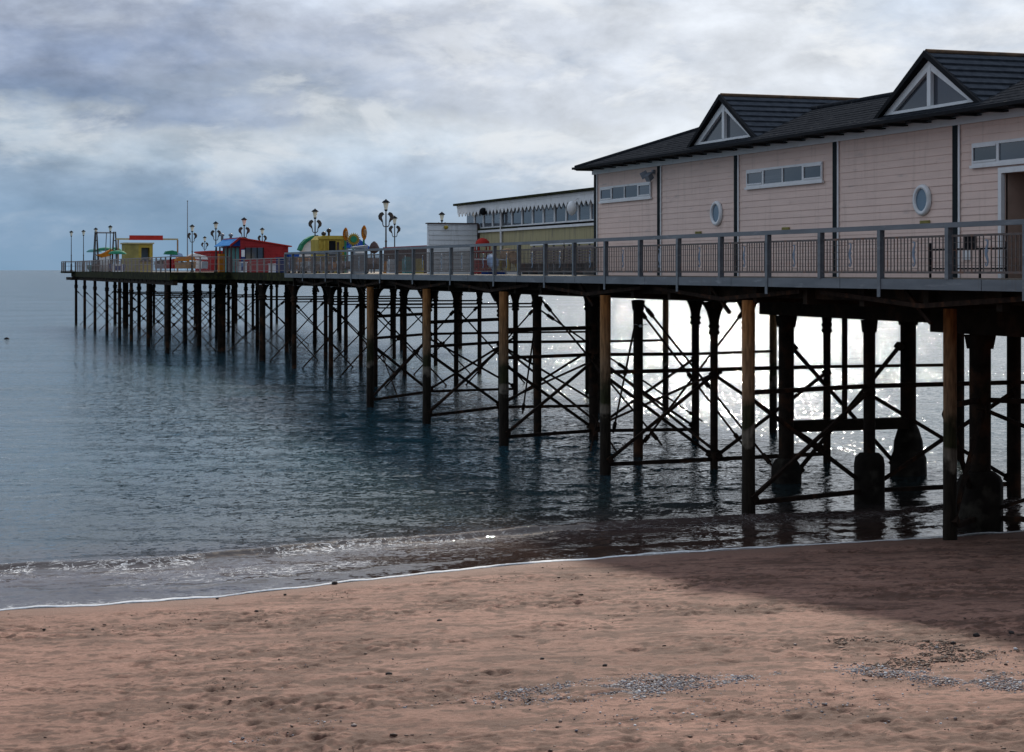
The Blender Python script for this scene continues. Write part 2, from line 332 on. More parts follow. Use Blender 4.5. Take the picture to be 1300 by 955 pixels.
# ------------------------------------------------------------------ sea
def sea_mat():
    m = bpy.data.materials.new('sea_water'); nt, N, L = nodes_of(m)
    N.remove(N['Principled BSDF']); out = N['Material Output']
    g = N.new('ShaderNodeNewGeometry')
    # ripples: normals perturbed by several sizes of noise
    def slope(scale, amp, stretch, detail=2):
        mp = N.new('ShaderNodeMapping'); mp.inputs['Rotation'].default_value = (0, 0, R(25)); mp.inputs['Scale'].default_value = stretch
        n = N.new('ShaderNodeTexNoise'); n.inputs['Scale'].default_value = scale; n.inputs['Detail'].default_value = detail
        L.new(g.outputs['Position'], mp.inputs[0]); L.new(mp.outputs[0], n.inputs['Vector'])
        s1 = N.new('ShaderNodeVectorMath'); s1.operation = 'SUBTRACT'; s1.inputs[1].default_value = (.5, .5, .5)
        L.new(n.outputs['Color'], s1.inputs[0])
        s2 = N.new('ShaderNodeVectorMath'); s2.operation = 'MULTIPLY'; s2.inputs[1].default_value = (amp, amp, 0)
        L.new(s1.outputs[0], s2.inputs[0]); return s2.outputs[0]
    def addv(a, b_):
        n = N.new('ShaderNodeVectorMath'); L.new(a, n.inputs[0]); L.new(b_, n.inputs[1]); return n.outputs[0]
    sl = addv(slope(1.1, .30, (1, 1.5, 1)), addv(slope(4.6, 1.20, (1, 1.4, 1)), slope(14, 1.0, (1, 1.2, 1), 3)))
    rip = N.new('ShaderNodeAttribute'); rip.attribute_name = 'ripple'
    # broad gusts: calmer and rougher patches
    ng = N.new('ShaderNodeTexNoise'); ng.inputs['Scale'].default_value = .045; ng.inputs['Detail'].default_value = 4
    mpg = N.new('ShaderNodeMapping'); mpg.inputs['Scale'].default_value = (.6, 1.6, 1); mpg.inputs['Rotation'].default_value = (0, 0, R(18))
    L.new(g.outputs['Position'], mpg.inputs[0]); L.new(mpg.outputs[0], ng.inputs['Vector'])
    gm = N.new('ShaderNodeMapRange'); gm.inputs[1].default_value = .3; gm.inputs[2].default_value = .7; gm.inputs[3].default_value = .6; gm.inputs[4].default_value = 1.15
    L.new(ng.outputs['Fac'], gm.inputs[0])
    pr = N.new('ShaderNodeMath'); pr.operation = 'MULTIPLY'; L.new(gm.outputs[0], pr.inputs[0]); L.new(rip.outputs['Fac'], pr.inputs[1])
    sc = N.new('ShaderNodeVectorMath'); sc.operation = 'SCALE'; L.new(sl, sc.inputs[0]); L.new(pr.outputs[0], sc.inputs['Scale'])
    nn = N.new('ShaderNodeVectorMath'); nn.operation = 'NORMALIZE'; L.new(addv(g.outputs['Normal'], sc.outputs[0]), nn.inputs[0])
    nrm = nn.outputs[0]
    # body colour: blue-green offshore, brown with stirred sand in the shallows
    dp = N.new('ShaderNodeAttribute'); dp.attribute_name = 'depth'
    r = N.new('ShaderNodeValToRGB'); E = r.color_ramp.elements
    E[0].position = 0; E[0].color = (.085, .052, .042, 1); E[1].position = 1; E[1].color = (.020, .060, .080, 1)
    e = E.new(.16); e.color = (.060, .042, .038, 1); e = E.new(.34); e.color = (.026, .038, .040, 1)
    mr = N.new('ShaderNodeMapRange'); mr.inputs[1].default_value = 0; mr.inputs[2].default_value = 1.6
    L.new(dp.outputs['Fac'], mr.inputs[0]); L.new(mr.outputs[0], r.inputs[0])
    df = N.new('ShaderNodeBsdfDiffuse'); L.new(r.outputs[0], df.inputs[0])
    tr = N.new('ShaderNodeBsdfTransparent'); tr.inputs[0].default_value = (.88, .86, .84, 1)
    cl = N.new('ShaderNodeMapRange'); cl.inputs[1].default_value = 0; cl.inputs[2].default_value = .22; cl.inputs[3].default_value = .15
    L.new(dp.outputs['Fac'], cl.inputs[0])
    body = N.new('ShaderNodeMixShader'); L.new(cl.outputs[0], body.inputs[0]); L.new(tr.outputs[0], body.inputs[1]); L.new(df.outputs[0], body.inputs[2])
    gl = N.new('ShaderNodeBsdfGlossy'); rr = N.new('ShaderNodeMapRange'); rr.inputs[1].default_value = .4; rr.inputs[2].default_value = 1.0; rr.inputs[3].default_value = .05; rr.inputs[4].default_value = .12; L.new(rip.outputs['Fac'], rr.inputs[0]); L.new(rr.outputs[0], gl.inputs['Roughness']); L.new(nrm, gl.inputs['Normal'])
    fr = N.new('ShaderNodeFresnel'); fr.inputs['IOR'].default_value = 1.333; L.new(nrm, fr.inputs['Normal'])
    mx = N.new('ShaderNodeMixShader'); L.new(fr.outputs[0], mx.inputs[0]); L.new(body.outputs[0], mx.inputs[1]); L.new(gl.outputs[0], mx.inputs[2])
    # foam lace
    fa = N.new('ShaderNodeAttribute'); fa.attribute_name = 'foam'
    nf = N.new('ShaderNodeTexNoise'); nf.inputs['Scale'].default_value = 2.2; nf.inputs['Detail'].default_value = 7; nf.inputs['Roughness'].default_value = .65; nf.inputs['Distortion'].default_value = .8
    mpf = N.new('ShaderNodeMapping'); mpf.inputs['Scale'].default_value = (1, 1.7, 1); mpf.inputs['Rotation'].default_value = (0, 0, R(-30))
    L.new(g.outputs['Position'], mpf.inputs[0]); L.new(mpf.outputs[0], nf.inputs['Vector'])
    ab = N.new('ShaderNodeMath'); ab.operation = 'SUBTRACT'; ab.inputs[1].default_value = .5; L.new(nf.outputs['Fac'], ab.inputs[0])
    ab2 = N.new('ShaderNodeMath'); ab2.operation = 'ABSOLUTE'; L.new(ab.outputs[0], ab2.inputs[0])
    th = N.new('ShaderNodeMath'); th.operation = 'MULTIPLY'; th.inputs[1].default_value = .026; L.new(fa.outputs['Fac'], th.inputs[0])
    cm = N.new('ShaderNodeMath'); cm.operation = 'LESS_THAN'; L.new(ab2.outputs[0], cm.inputs[0]); L.new(th.outputs[0], cm.inputs[1])
    fd = N.new('ShaderNodeBsdfDiffuse'); fd.inputs[0].default_value = (.88, .88, .88, 1)
    mf = N.new('ShaderNodeMixShader'); L.new(cm.outputs[0], mf.inputs[0]); L.new(mx.outputs[0], mf.inputs[1]); L.new(fd.outputs[0], mf.inputs[2])
    L.new(mf.outputs[0], out.inputs['Surface'])
    return m

k = np.concatenate([np.linspace(-4, -.5, 50)[:-1], np.linspace(-.5, .5, 640), np.linspace(.5, 4, 50)[1:]])
# rows follow the shoreline near the beach and straighten out to sea
u = np.concatenate([np.linspace(-1.2, 9, 260), np.geomspace(9.06, 60, 300)[1:], np.geomspace(60, 60000, 160)[1:]])
X = np.zeros((len(u), len(k))); Y = np.zeros_like(X)
for j, uu in enumerate(u):
    Yj = 38 + uu; X[j] = Yj*k
    Y[j] = shore(X[j]) + uu if uu < 10 else 0
    if uu >= 10:
        bl = min(1, (uu-10)/60)
        Y[j] = (shore(np.clip(X[j], -30, 40)) + uu)*(1-bl) + (38+uu)*bl
d = Y - shore(X)
depth = np.maximum(0, -sand_z(X, Y))
damp = np.clip(d/7, 0, 1)
def wav(lam, ang, amp, seed):
    a = R(ang); ph = (X*np.cos(a)+Y*np.sin(a))*2*np.pi/lam
    wob = fbm(X/lam*.35+seed, Y/lam*.35, seed, 2)*9
    return amp*np.sin(ph+wob)*(.4+1.2*vnoise(X/lam*.3, Y/lam*.3+seed, seed+3))
nearf = np.clip(1.4-Y/130, 0, 1)
hz = damp*(wav(7.5, 70, .022, 81)+wav(4.3, 100, .014, 82)) + nearf*np.clip(d/3, .08, 1)*(wav(2.1, 80, .008, 83)+wav(1.3, 55, .006, 84)+wav(1.0, 110, .005, 85))
# one low swell rolling in, parallel to the shore, and its ragged break on the left
off = 4.6 + (fbm(X*.22, X*0+2, 91, 3)-.5)*1.6
hump = np.exp(-((d-off)/np.where(d > off, .8, .28))**2)
hz += hump*(.06+.07*vnoise(X*.35+4, X*0, 92))
off2 = 7.6 + (fbm(X*.18+9, X*0+5, 93, 3)-.5)*1.8
hz += np.exp(-((d-off2)/np.where(d > off2, 1.0, .5))**2)*.045*vnoise(X*.3+8, X*0, 94)
hz += np.exp(-((d-1.7-(fbm(X*.5, X*0+1, 95, 3)-.5)*1.2)/.25)**2)*.018
sea = grid_mesh('sea', X, Y, hz, sea_mat())
set_attr(sea, 'depth', depth)
set_attr(sea, 'ripple', .16+.34*np.clip(d/10, 0, 1)+.27*np.clip((d-6)/50, 0, 1))
leftf = np.clip((-X*38/np.maximum(Y, 1) + .5)/5.0, 0, 1)
foam = np.exp(-((d-off+.45)/.45)**2)*(leftf*.50*np.clip((fbm(X*.9, Y*.5, 96, 3)-.36)*4, 0, 1) + .06*(1-leftf))
foam += leftf*.34*np.clip(1-np.abs(d-2.4)/1.6, 0, 1)*np.clip((fbm(X*.45, Y*.6, 97, 3)-.42)*6, 0, 1)
foam += np.clip(1-d/.9, 0, 1)*.30*np.clip((fbm(X*1.5, Y*1.2, 98, 3)-.38)*4, 0, 1)
set_attr(sea, 'foam', np.clip(foam, 0, 1.3))
tag(sea, kind='structure')

# white lip of the last ripple on the sand
fm = MB(); xs = np.arange(-16, 13, .06)
ys = shore(xs); wid = .008+.075*np.clip(fbm(xs*1.2, xs*0+3, 99, 4)-.25, 0, 1) + .03*np.clip((fbm(xs*.25, xs*0+7, 101, 2)-.45)*3, 0, 1)
jit = (fbm(xs*1.3, xs*0+9, 100, 5)-.5)*.5
wid *= np.clip((9.5-xs)/5, .15, 1)
vs = []; fs = []
for i in range(len(xs)):
    for s_, dz in ((-1, .0), (-.35, .022), (.35, .02), (1, -.004)):
        yy = ys[i]+jit[i]+.05+s_*wid[i]; x_, y_ = cam2w(xs[i], yy)
        vs.append((x_, y_, max(ground(xs[i], yy), 0)+.006+dz))
    if i:
        o = 4*(i-1)
        fs += [(o+j, o+4+j, o+5+j, o+1+j) for j in range(3)]
fm.add(vs, fs, True)
foamo = fm.build('foam', mat('foam_white', (.82, .83, .84), (.62, .62, .62), 18, .8), org=(0, 0, 0))
tag(foamo, 'thin white foam line where the last ripple meets the sand', kind='stuff')

# ------------------------------------------------------------------ pebbles and stones
def pebble_mat():
    m = bpy.data.materials.new('shingle'); nt, N, L = nodes_of(m); b = N['Principled BSDF']; b.inputs['Roughness'].default_value = .75; b.inputs['Specular IOR Level'].default_value = .25
    a = N.new('ShaderNodeAttribute'); a.attribute_name = 'tint'
    r = N.new('ShaderNodeValToRGB'); E = r.color_ramp.elements; r.color_ramp.interpolation = 'CONSTANT'
    E[0].position = 0; E[0].color = (.10, .10, .13, 1); E[1].position = .9; E[1].color = (.50, .50, .52, 1)
    for p, c in ((.2, (.19, .15, .14)), (.4, (.20, .14, .12)), (.52, (.22, .21, .23)), (.68, (.12, .075, .06)), (.78, (.28, .27, .28)), (.699, (.07, .042, .032))):
        e = E.new(p); e.color = (*c, 1)
    L.new(a.outputs['Fac'], r.inputs[0]); L.new(r.outputs[0], b.inputs['Base Color'])
    return m
def ico_pts():
    p = (1+5**.5)/2
    v = np.array([(-1,p,0),(1,p,0),(-1,-p,0),(1,-p,0),(0,-1,p),(0,1,p),(0,-1,-p),(0,1,-p),(p,0,-1),(p,0,1),(-p,0,-1),(-p,0,1)], float)
    v /= np.linalg.norm(v[0])
    f = np.array([(0,11,5),(0,5,1),(0,1,7),(0,7,10),(0,10,11),(1,5,9),(5,11,4),(11,10,2),(10,7,6),(7,1,8),(3,9,4),(3,4,2),(3,2,6),(3,6,8),(3,8,9),(4,9,5),(2,4,11),(6,2,10),(8,6,7),(9,8,1)])
    return v, f
IV, IF = ico_pts()
def shingle_edge(x): return np.interp(x, [-4, -1, .5, 3.4, 4.4, 5.1, 6.2, 9, 14], [19, 21.4, 22.5, 22.8, 23.1, 22.5, 21.9, 21, 20])
rs = np.random.RandomState(77)
px_ = rs.uniform(-3, 12, 320000); py_ = rs.uniform(18.5, 26.5, 320000)
e_ = shingle_edge(px_) + (fbm(px_*1.3, py_*1.3, 111, 3)-.5)*.9 - py_
flk = rs.rand(320000) < .045
py_[flk] = rs.uniform(16, 41, flk.sum()); px_[flk] = rs.uniform(-12, 12, flk.sum())
cb = np.clip((fbm(px_*.28+3, py_*.75, 31, 4)-.40)*4, .05, 1)*np.clip((fbm(px_*1.7, py_*2.2, 115, 3)-.40)*5, .02, 1)
clump = (px_ > 4.4) & (px_ < 8) & (py_ > 21.5) & (py_ < 25.5) & (fbm(px_*1.4, py_*1.9, 117, 3) > .55) & (rs.rand(320000) < .22)
flk = (flk | clump) & (rs.rand(320000) < np.maximum(cb, clump)) & (shore(px_)-py_ > .5)
e_ = shingle_edge(px_) + (fbm(px_*1.3, py_*1.3, 111, 3)-.5)*.9 - py_
keep = flk | (rs.rand(320000) < np.clip(e_*1.0, 0, .62)*np.clip((1.5+.4*np.sin(px_*1.3)-e_)/.8, 0.02, 1)*np.clip((px_+.6)/1.5, .04, 1)) | ((e_ < 0) & (rs.rand(320000) < .002*np.exp(e_/3))) | ((px_ > 5) & (py_ < 27) & (rs.rand(320000) < .05*np.clip((fbm(px_, py_, 113, 2)-.42)*5, 0, 1)*.4))
px_, py_, flk = px_[keep], py_[keep], flk[keep]; n = len(px_)
sz = np.exp(rs.normal(-4.85, .42, n)); sz = np.clip(sz, .006, .034); sz[flk] *= .9
zz = sand_z(px_, py_)
wxx, wyy = CS*px_+SN*py_, -SN*px_+CS*py_
V = IV[None]*(1+.28*(rs.rand(n, 12, 1)-.5)) * np.stack([sz*rs.uniform(.9, 1.5, n)*np.where(flk, 1.9, 1), sz*rs.uniform(.9, 1.5, n)*np.where(flk, .8, 1), sz*rs.uniform(.5, .9, n)], -1)[:, None]
an = rs.uniform(0, 6.28, n); ca, sa = np.cos(an)[:, None], np.sin(an)[:, None]
V = np.stack([V[..., 0]*ca - V[..., 1]*sa + wxx[:, None], V[..., 0]*sa + V[..., 1]*ca + wyy[:, None], V[..., 2] + (zz + sz*.12)[:, None]], -1)
F = (IF[None] + 12*np.arange(n)[:, None, None]).reshape(-1, 3)
me = bpy.data.meshes.new('pebbles'); me.vertices.add(n*12); me.vertices.foreach_set('co', V.astype(np.float32).ravel())
me.loops.add(F.size); me.loops.foreach_set('vertex_index', F.astype(np.int32).ravel())
me.polygons.add(len(F)); me.polygons.foreach_set('loop_start', np.arange(0, F.size, 3, dtype=np.int32)); me.polygons.foreach_set('loop_total', np.full(len(F), 3, dtype=np.int32))
me.polygons.foreach_set('use_smooth', np.ones(len(F), dtype=bool)); me.update(calc_edges=True)
me.materials.append(pebble_mat()); peb = bpy.data.objects.new('pebbles', me); COL.objects.link(peb)
set_attr(peb, 'tint', np.repeat(np.where(flk, .70+.07*rs.rand(n), rs.rand(n)), 12)); tag(peb, 'grey and brown shingle scattered over the sand at the front', kind='stuff')

def px_ground(px, py):
    sl = (py-HOR)/FPX; kx = (px-650)/FPX
    lo, hi = 8., 120.
    for _ in range(50):
        mid = (lo+hi)/2
        if EYE - sl*mid > ground(kx*mid, mid): lo = mid
        else: hi = mid
    return kx*lo, lo
for i, (px, py, r) in enumerate([(425, 742, 0.052), (362, 756, 0.031), (276, 761, 0.026), (326, 777, 0.031), (558, 789, 0.036), (494, 857, 0.036), (118, 800, 0.026), (688, 838, 0.031), (768, 846, 0.031), (56, 800, 0.026), (1240, 808, 0.047), (1210, 818, 0.036), (1284, 805, 0.042)]):
    X0, Y0 = px_ground(px, py); x_, y_ = cam2w(X0, Y0); z_ = ground(X0, Y0)
    q = random.Random(i); mb = MB()
    mb.add([(x_+p[0]*r*q.uniform(.9, 1.6), y_+p[1]*r*q.uniform(.8, 1.3), z_+.4*r+p[2]*r*q.uniform(.6, .9)) for p in IV], [tuple(f) for f in IF], True)
    o = mb.build('stone', M['stone'], org=(x_, y_, z_))
    tag(o, 'dark wet stone lying alone on the open sand', 'stone', 'dark stones on the sand')

# ------------------------------------------------------------------ the pier
pier = thing('pier', (28, 40, 0), 'long victorian pleasure pier on dark iron piles reaching out to sea', 'pier')
T_END, T_HEAD, T_STEP, T_NEAR = 209.0, 131.0, 96.4, 8.0
W_RAIL, W_OLD, W_HEAD, W_BACK = 19.8, 22.9, 18.5, 35.0
mb = MB()
mb.box(W_RAIL+.06, W_BACK, T_NEAR, T_STEP, 5.74, DECK)
mb.box(W_OLD+.12, W_BACK, T_STEP, T_HEAD, 5.74, DECK)
mb.box(W_HEAD+.12, 44, T_HEAD, T_END, 5.74, DECK)
mb.build('deck', M['deck'], pier)
mb = MB()
for i in range(16):                                   # grey steel edge of the new walkway in bolted lengths
    a = T_NEAR + (T_STEP-T_NEAR)*i/16; b = T_NEAR + (T_STEP-T_NEAR)*(i+1)/16
    B(W_RAIL-.06, W_RAIL+.05, a+.012, b-.012, 5.70, 5.915).build('edge_beam', M['galv'], pier)
B(W_RAIL+.055, W_OLD+.1, T_STEP-.05, T_STEP+.06, 5.70, 5.915).build('edge_beam', M['galv'], pier)
MB().box(W_OLD, W_OLD+.1, T_STEP+.07, T_HEAD, 5.42, DECK+.02).build('timber_edge', M['moss'], pier)
MB().box(W_HEAD, W_HEAD+.1, T_HEAD, T_END, 5.36, DECK+.02).build('timber_edge', M['moss'], pier)
MB().box(W_HEAD+.11, W_OLD-.01, T_HEAD-.1, T_HEAD, 5.4, DECK+.02).build('timber_edge', M['moss'], pier)
MB().box(W_HEAD+.11, 44, T_END, T_END+.12, 5.3, DECK+.02).build('timber_edge', M['moss'], pier)
MB().box(17.35, W_HEAD-.01, T_END-4.6, T_END+.1, 5.76, 5.98).build('timber_edge', M['moss'], pier)          # landing lip at the far corner

for w, t0, t1, z0 in ((23.6, 47.5, T_HEAD, 5.14), (28.2, 47.5, T_HEAD, 5.14), (32.5, T_NEAR, T_HEAD, 5.14), (23.8, 38.5, 47.4, 4.82), (28.4, 38.5, 47.4, 4.82), (23.9, T_NEAR, 38.4, 4.6), (28.5, T_NEAR, 38.4, 4.6),
                      (18.9, T_HEAD+.05, T_END-.2, 5.0), (23.1, T_HEAD+.05, T_END-.2, 4.98), (27.6, T_HEAD+.05, T_END-.2, 5.0), (32.2, T_HEAD+.05, T_END-.2, 5.0), (36.8, T_HEAD+.05, T_END-.2, 5.0), (41.5, T_HEAD+.05, T_END-.2, 5.0)):
    MB().box(w-.16, w+.16, t0, t1, z0, 5.735).build('girder', M['timber'], pier)
MB().box(W_RAIL+.5, W_RAIL+.75, T_NEAR, T_STEP-.4, 5.42, 5.735).build('girder', M['timber'], pier)
MB().box(18.0, 18.35, T_END-6, T_END+.6, 5.0, 5.32).build('girder', M['timber'], pier)

t = T_NEAR+1
while t < T_END-1:
    if t < T_STEP: MB().box(W_RAIL+.3, 34.8, t-.1, t+.1, 5.30, 5.73).build('cross_joist', M['timber'], pier)
    elif t < T_HEAD: MB().box(W_OLD+.2, 34.8, t-.12, t+.12, 5.2, 5.72).build('cross_joist', M['timber'], pier)
    else: MB().box(W_HEAD+.2, 43.5, t-.12, t+.12, 5.16, 5.725).build('cross_joist', M['timber'], pier)
    t += 2.63
                                             # rusty raking members below the walkway edge
for t0 in np.arange(13.5, 92, 9.6):
    MB().beam((W_RAIL+.22, t0, 5.36), (W_RAIL+.22, t0+4.3, 5.60), .07, .1).build('raking_strut', M['iron2'], pier)
    MB().beam((W_RAIL+.22, t0, 5.36), (W_RAIL+.22, t0-4.3, 5.60), .07, .1).build('raking_strut', M['iron2'], pier)
    MB().beam((W_RAIL+.3, t0+9.6*.08, 5.66), (W_RAIL+.45, t0, 5.0), .08, .08).build('raking_strut', M['iron2'], pier)

def add_pile(w, t, dia, kind, top=5.13, bot=-1.6):
    r = dia/2; mb = MB()
    if kind == 'casing':
        mb.lathe((w, t, 0), [(r*1.02, bot), (r*1.04, .2), (r, .9), (r*1.01, 2.0), (r*.97, 2.4), (r*.98, top+.25)], 20)
        return mb.build('pile', M['casing'], pier)
    if kind == 'column':
        mb.lathe((w, t, 0), [(r, bot), (r, top)], 18)
        mb.lathe((w, t, 0), [(r*1.25, top-.35), (r*1.5, top-.02)], 4)
        return mb.build('pile', M['iron'], pier)
    mb.lathe((w, t, 0), [(r*1.06, bot), (r, .6), (r*.98, 3.9), (r*1.0, top)], 14)
    p = mb.build('pile', M['iron'], pier)
    if kind == 'iron':
        c = MB(); c.lathe((w, t, 0), [(r*1.02, 4.10), (r*1.45, 4.16), (r*1.5, 4.2), (r*1.2, 4.26), (r*1.2, 4.30), (r*1.5, 4.36), (r*1.45, 4.4), (r*1.02, 4.46)], 12)
        c.build('collar', M['iron'], p)
        if t > 128: return p
        br = MB()                                     # curved cast bracket spreading to the girder
        L_, H_ = (.34, .8) if t > 132 else (.42, 1.0)
        arc = [(r*.9 + L_*(1-math.cos(a)), top-H_+H_*math.sin(a)) for a in np.linspace(0, math.pi/2, 7)]
        for sgn in (-1, 1):
            poly = [(w+sgn*r*.5, top-H_)]+[(w+sgn*q_, z_) for q_, z_ in arc]+[(w+sgn*r*.5, top)]
            br.prism(poly, 'y', t-.05, t+.05)
            poly = [(t+sgn*r*.5, top-H_*.8)]+[(t+sgn*(r*.9+.6*(q_-r*.9)), top+(z_-top)*.8) for q_, z_ in arc]+[(t+sgn*r*.5, top)]
            br.prism(poly, 'x', w-.05, w+.05)
        br.build('bracket', M['iron'], p)
    return p
def brace(p, q, th, knob=False):
    mb = MB()
    if knob:
        mb.tube(p, q, th/2, 6)
        for f in (.06, .5, .94):
            a = Vector(p).lerp(Vector(q), f-.022); b = Vector(p).lerp(Vector(q), f+.022); mb.tube(a, b, th*1.05, 6)
        mb.build('tie_rod', M['iron2'], pier)
    else:
        d = (Vector(q)-Vector(p)).normalized()*.18
        mb.beam(p, q, th, th*.9); mb.beam(p, Vector(p)+d, th*2.2, th*2.0); mb.beam(Vector(q)-d, q, th*2.2, th*2.0)
        mb.build('cross_brace', M['iron2'], pier)
def tie(p, q, th):
    MB().beam(p, q, th, th*1.05).build('tie_beam', M['iron2'], pier)

def bent(t, cols, style):
    """cols: (w, diameter, kind, t offset) across the pier"""
    pts = []
    for w, dia, kind, dt in cols:
        top = 5.13 if t > 47.2 else 4.81 if t > 38 else 4.6
        if kind == 'casing': top = 5.1
        add_pile(w, t+dt, dia, kind, top); pts.append((w, t+dt))
    for i, ((w0, t0), (w1, t1)) in enumerate(zip(pts, pts[1:])):
        if style == 'angle' and i == 2: tie((w0, t0, 3.05), (w1, t1, 3.05), .09)
        elif style == 'angle':
            jz = rnd.uniform(-.1, .1)
            brace((w0, t0-.12, .40), (w1, t1-.12, 2.95+jz), .095); brace((w0, t0+.12, 2.95+jz), (w1, t1+.12, .40), .095)
            tie((w0, t0, .30), (w1, t1, .30), .11); tie((w0, t0, 3.05), (w1, t1, 3.05), .11)
            if i == 0 and t > 55: tie((w0, t0, 4.02), (w1, t1, 4.02), .13)
        elif style == 'rod':
            brace((w0, t0-.1, -.55), (w1, t1-.1, 4.1), .085, True); brace((w0, t0+.1, 4.1), (w1, t1+.1, -.55), .085, True)
            tie((w0, t0-.12, 4.3), (w1, t1-.12, 4.3), .085); tie((w0, t0+.12, 4.12), (w1, t1+.12, 4.12), .07)

A, I, C_ = 'casing', 'iron', 'column'
bent(31.2, [(22.4, .31, A, 4.2), (24.1, .50, C_, 5.6), (28.6, .40, C_, 1.0), (32.6, .3, I, 0)], 'angle')
bent(41.4, [(W_RAIL+.25, .33, A, -.6), (24.2, .31, C_, .7), (28.7, .38, C_, .8), (32.5, .30, I, 0)], 'angle')
bent(50.6, [(W_RAIL+.2, .33, A, -.3), (23.7, .24, I, 0), (27.8, .24, I, .4), (32.4, .26, I, 0)], 'angle')
bent(60.6, [(W_RAIL+.15, .34, A, -.9), (23.8, .34, C_, .4), (27.5, .28, I, -.3), (31.2, .28, A, .8)], 'angle')
bent(71.2, [(W_RAIL+.15, .33, A, -1.8), (24.2, .26, I, 1.6), (28.4, .24, I, 1.0), (31.6, .26, A, 1.2)], 'angle')
bent(81.2, [(W_RAIL+.15, .33, A, -2.7), (24.0, .26, I, 2.0), (28.6, .25, I, 2.6), (32.3, .25, I, 2.4)], 'angle')
bent(91.8, [(23.6, .26, I, 0), (28.1, .25, I, .3), (32.5, .25, I, .2)], 'rod')
bent(101.6, [(23.5, .27, I, 0), (28.1, .25, I, .8), (32.5, .25, I, .2)], 'rod')
bent(110.8, [(23.3, .30, I, 0), (27.7, .25, I, .6), (32.5, .25, I, .2)], 'rod')
bent(120.6, [(23.2, .42, I, 0), (27.4, .27, I, -.6), (32.4, .25, I, .2)], 'rod')
# thick caisson columns with their cross head
bent(46.8, [(24.2, .44, C_, 0), (28.5, .46, C_, .5)], None)
MB().box(24.45, 28.25, 46.82, 47.2, 1.42, 1.74).build('tie_beam', M['timber'], pier)
MB().tube((26.2, 47.0, 1.75), (26.2, 47.0, 4.85), .085, 8).build('prop', M['iron2'], pier)
MB().tube((30.2, 50.2, 2.0), (30.2, 50.2, 5.1), .075, 8).build('prop', M['iron2'], pier)
brace((24.5, 46.7, .3), (28.2, 47.2, 3.9), .1); brace((24.5, 47.1, 3.9), (28.2, 47.5, .3), .1)
# older single piles with raking rods
add_pile(22.5, 63.4, .30, C_); add_pile(22.9, 54.7, .32, C_); add_pile(26.6, 54.2, .28, I)
for s_ in (-1, 1):
    brace((22.6, 63.4+s_*.15, 5.0), (24.4, 63.4+s_*7.2, .2), .07, True)
    brace((23.0, 54.7+s_*.15, 5.0), (24.6, 54.7+s_*6.4, .2), .07, True)
brace((22.9, 54.8, 4.9), (26.5, 54.3, .3), .075, True); brace((26.6, 54.2, 4.9), (23.0, 54.8, .3), .075, True)
brace((22.6, 63.3, 4.6), (28.2, 61.2, .5), .07, True)
# lengthwise ties between the bents
for a, b, w in ((50.6, 60.8, 23.8), (60.8, 72.6, 24.0)):
    brace((w, a, .5), (w, b, 3.0), .07); brace((w+.1, a, 3.0), (w+.1, b, .5), .07)
# loose broken rods hanging in the water
for p, q in (((22.6, 57.6, 1.0), (22.1, 57.0, -.1)), ((22.4, 57.5, 1.2), (22.9, 56.4, -.1)), ((21.5, 82.3, 2.1), (21.9, 80.2, -.3))):
    MB().tube(p, q, .03, 6).build('broken_rod', M['iron2'], pier)
# concrete feet
def footing(w, t, prof, n, sx=1, sy=1):
    MB().lathe((w, t, 0), prof, n, sx=sx, sy=sy).build('footing', M['conc'], pier)
footing(24.2, 42.1, [(.40, -1.2), (.40, 1.0), (.37, 1.18), (.26, 1.29), (.1, 1.3)], 18)
footing(24.2, 46.8, [(.45, -1.2), (.44, .42), (.38, .55), (.30, .66), (.22, .7)], 14)
footing(28.5, 47.3, [(.55, -1.2), (.50, .5), (.42, .7), (.40, 1.0), (.30, 1.35), (.23, 1.5)], 9, sx=1.1)
footing(24.1, 36.8, [(.52, -1.2), (.52, 1.1), (.46, 1.25), (.30, 1.38)], 8, sx=1.05)
# the broad pier head
for i, t in enumerate(np.linspace(134.6, 206.5, 8)):
    cols = [(18.8, .30, I, rnd.uniform(-1, 1)), (23.0, .36 if i % 3 else .6, I if i % 3 else C_, rnd.uniform(-1.5, 1.5)), (27.5, .30, I, rnd.uniform(-1.5, 1.5)), (32.1, .30, I, rnd.uniform(-1.5, 1.5)), (36.7, .3, I, 0), (41.4, .3, I, 0)]
    for w, dia, kind, dt in cols: add_pile(w, t+dt, dia, kind, 5.02)
    for (w0, _, _, d0), (w1, _, _, d1) in zip(cols[:4], cols[1:4]):
        brace((w0, t+d0, -.4), (w1, t+d1, 3.9), .07, True); brace((w0, t+d0+.2, 3.9), (w1, t+d1+.2, -.4), .07, True)
    if i < 4: tie((18.8, t, 4.1), (27.5, t, 4.1), .1)

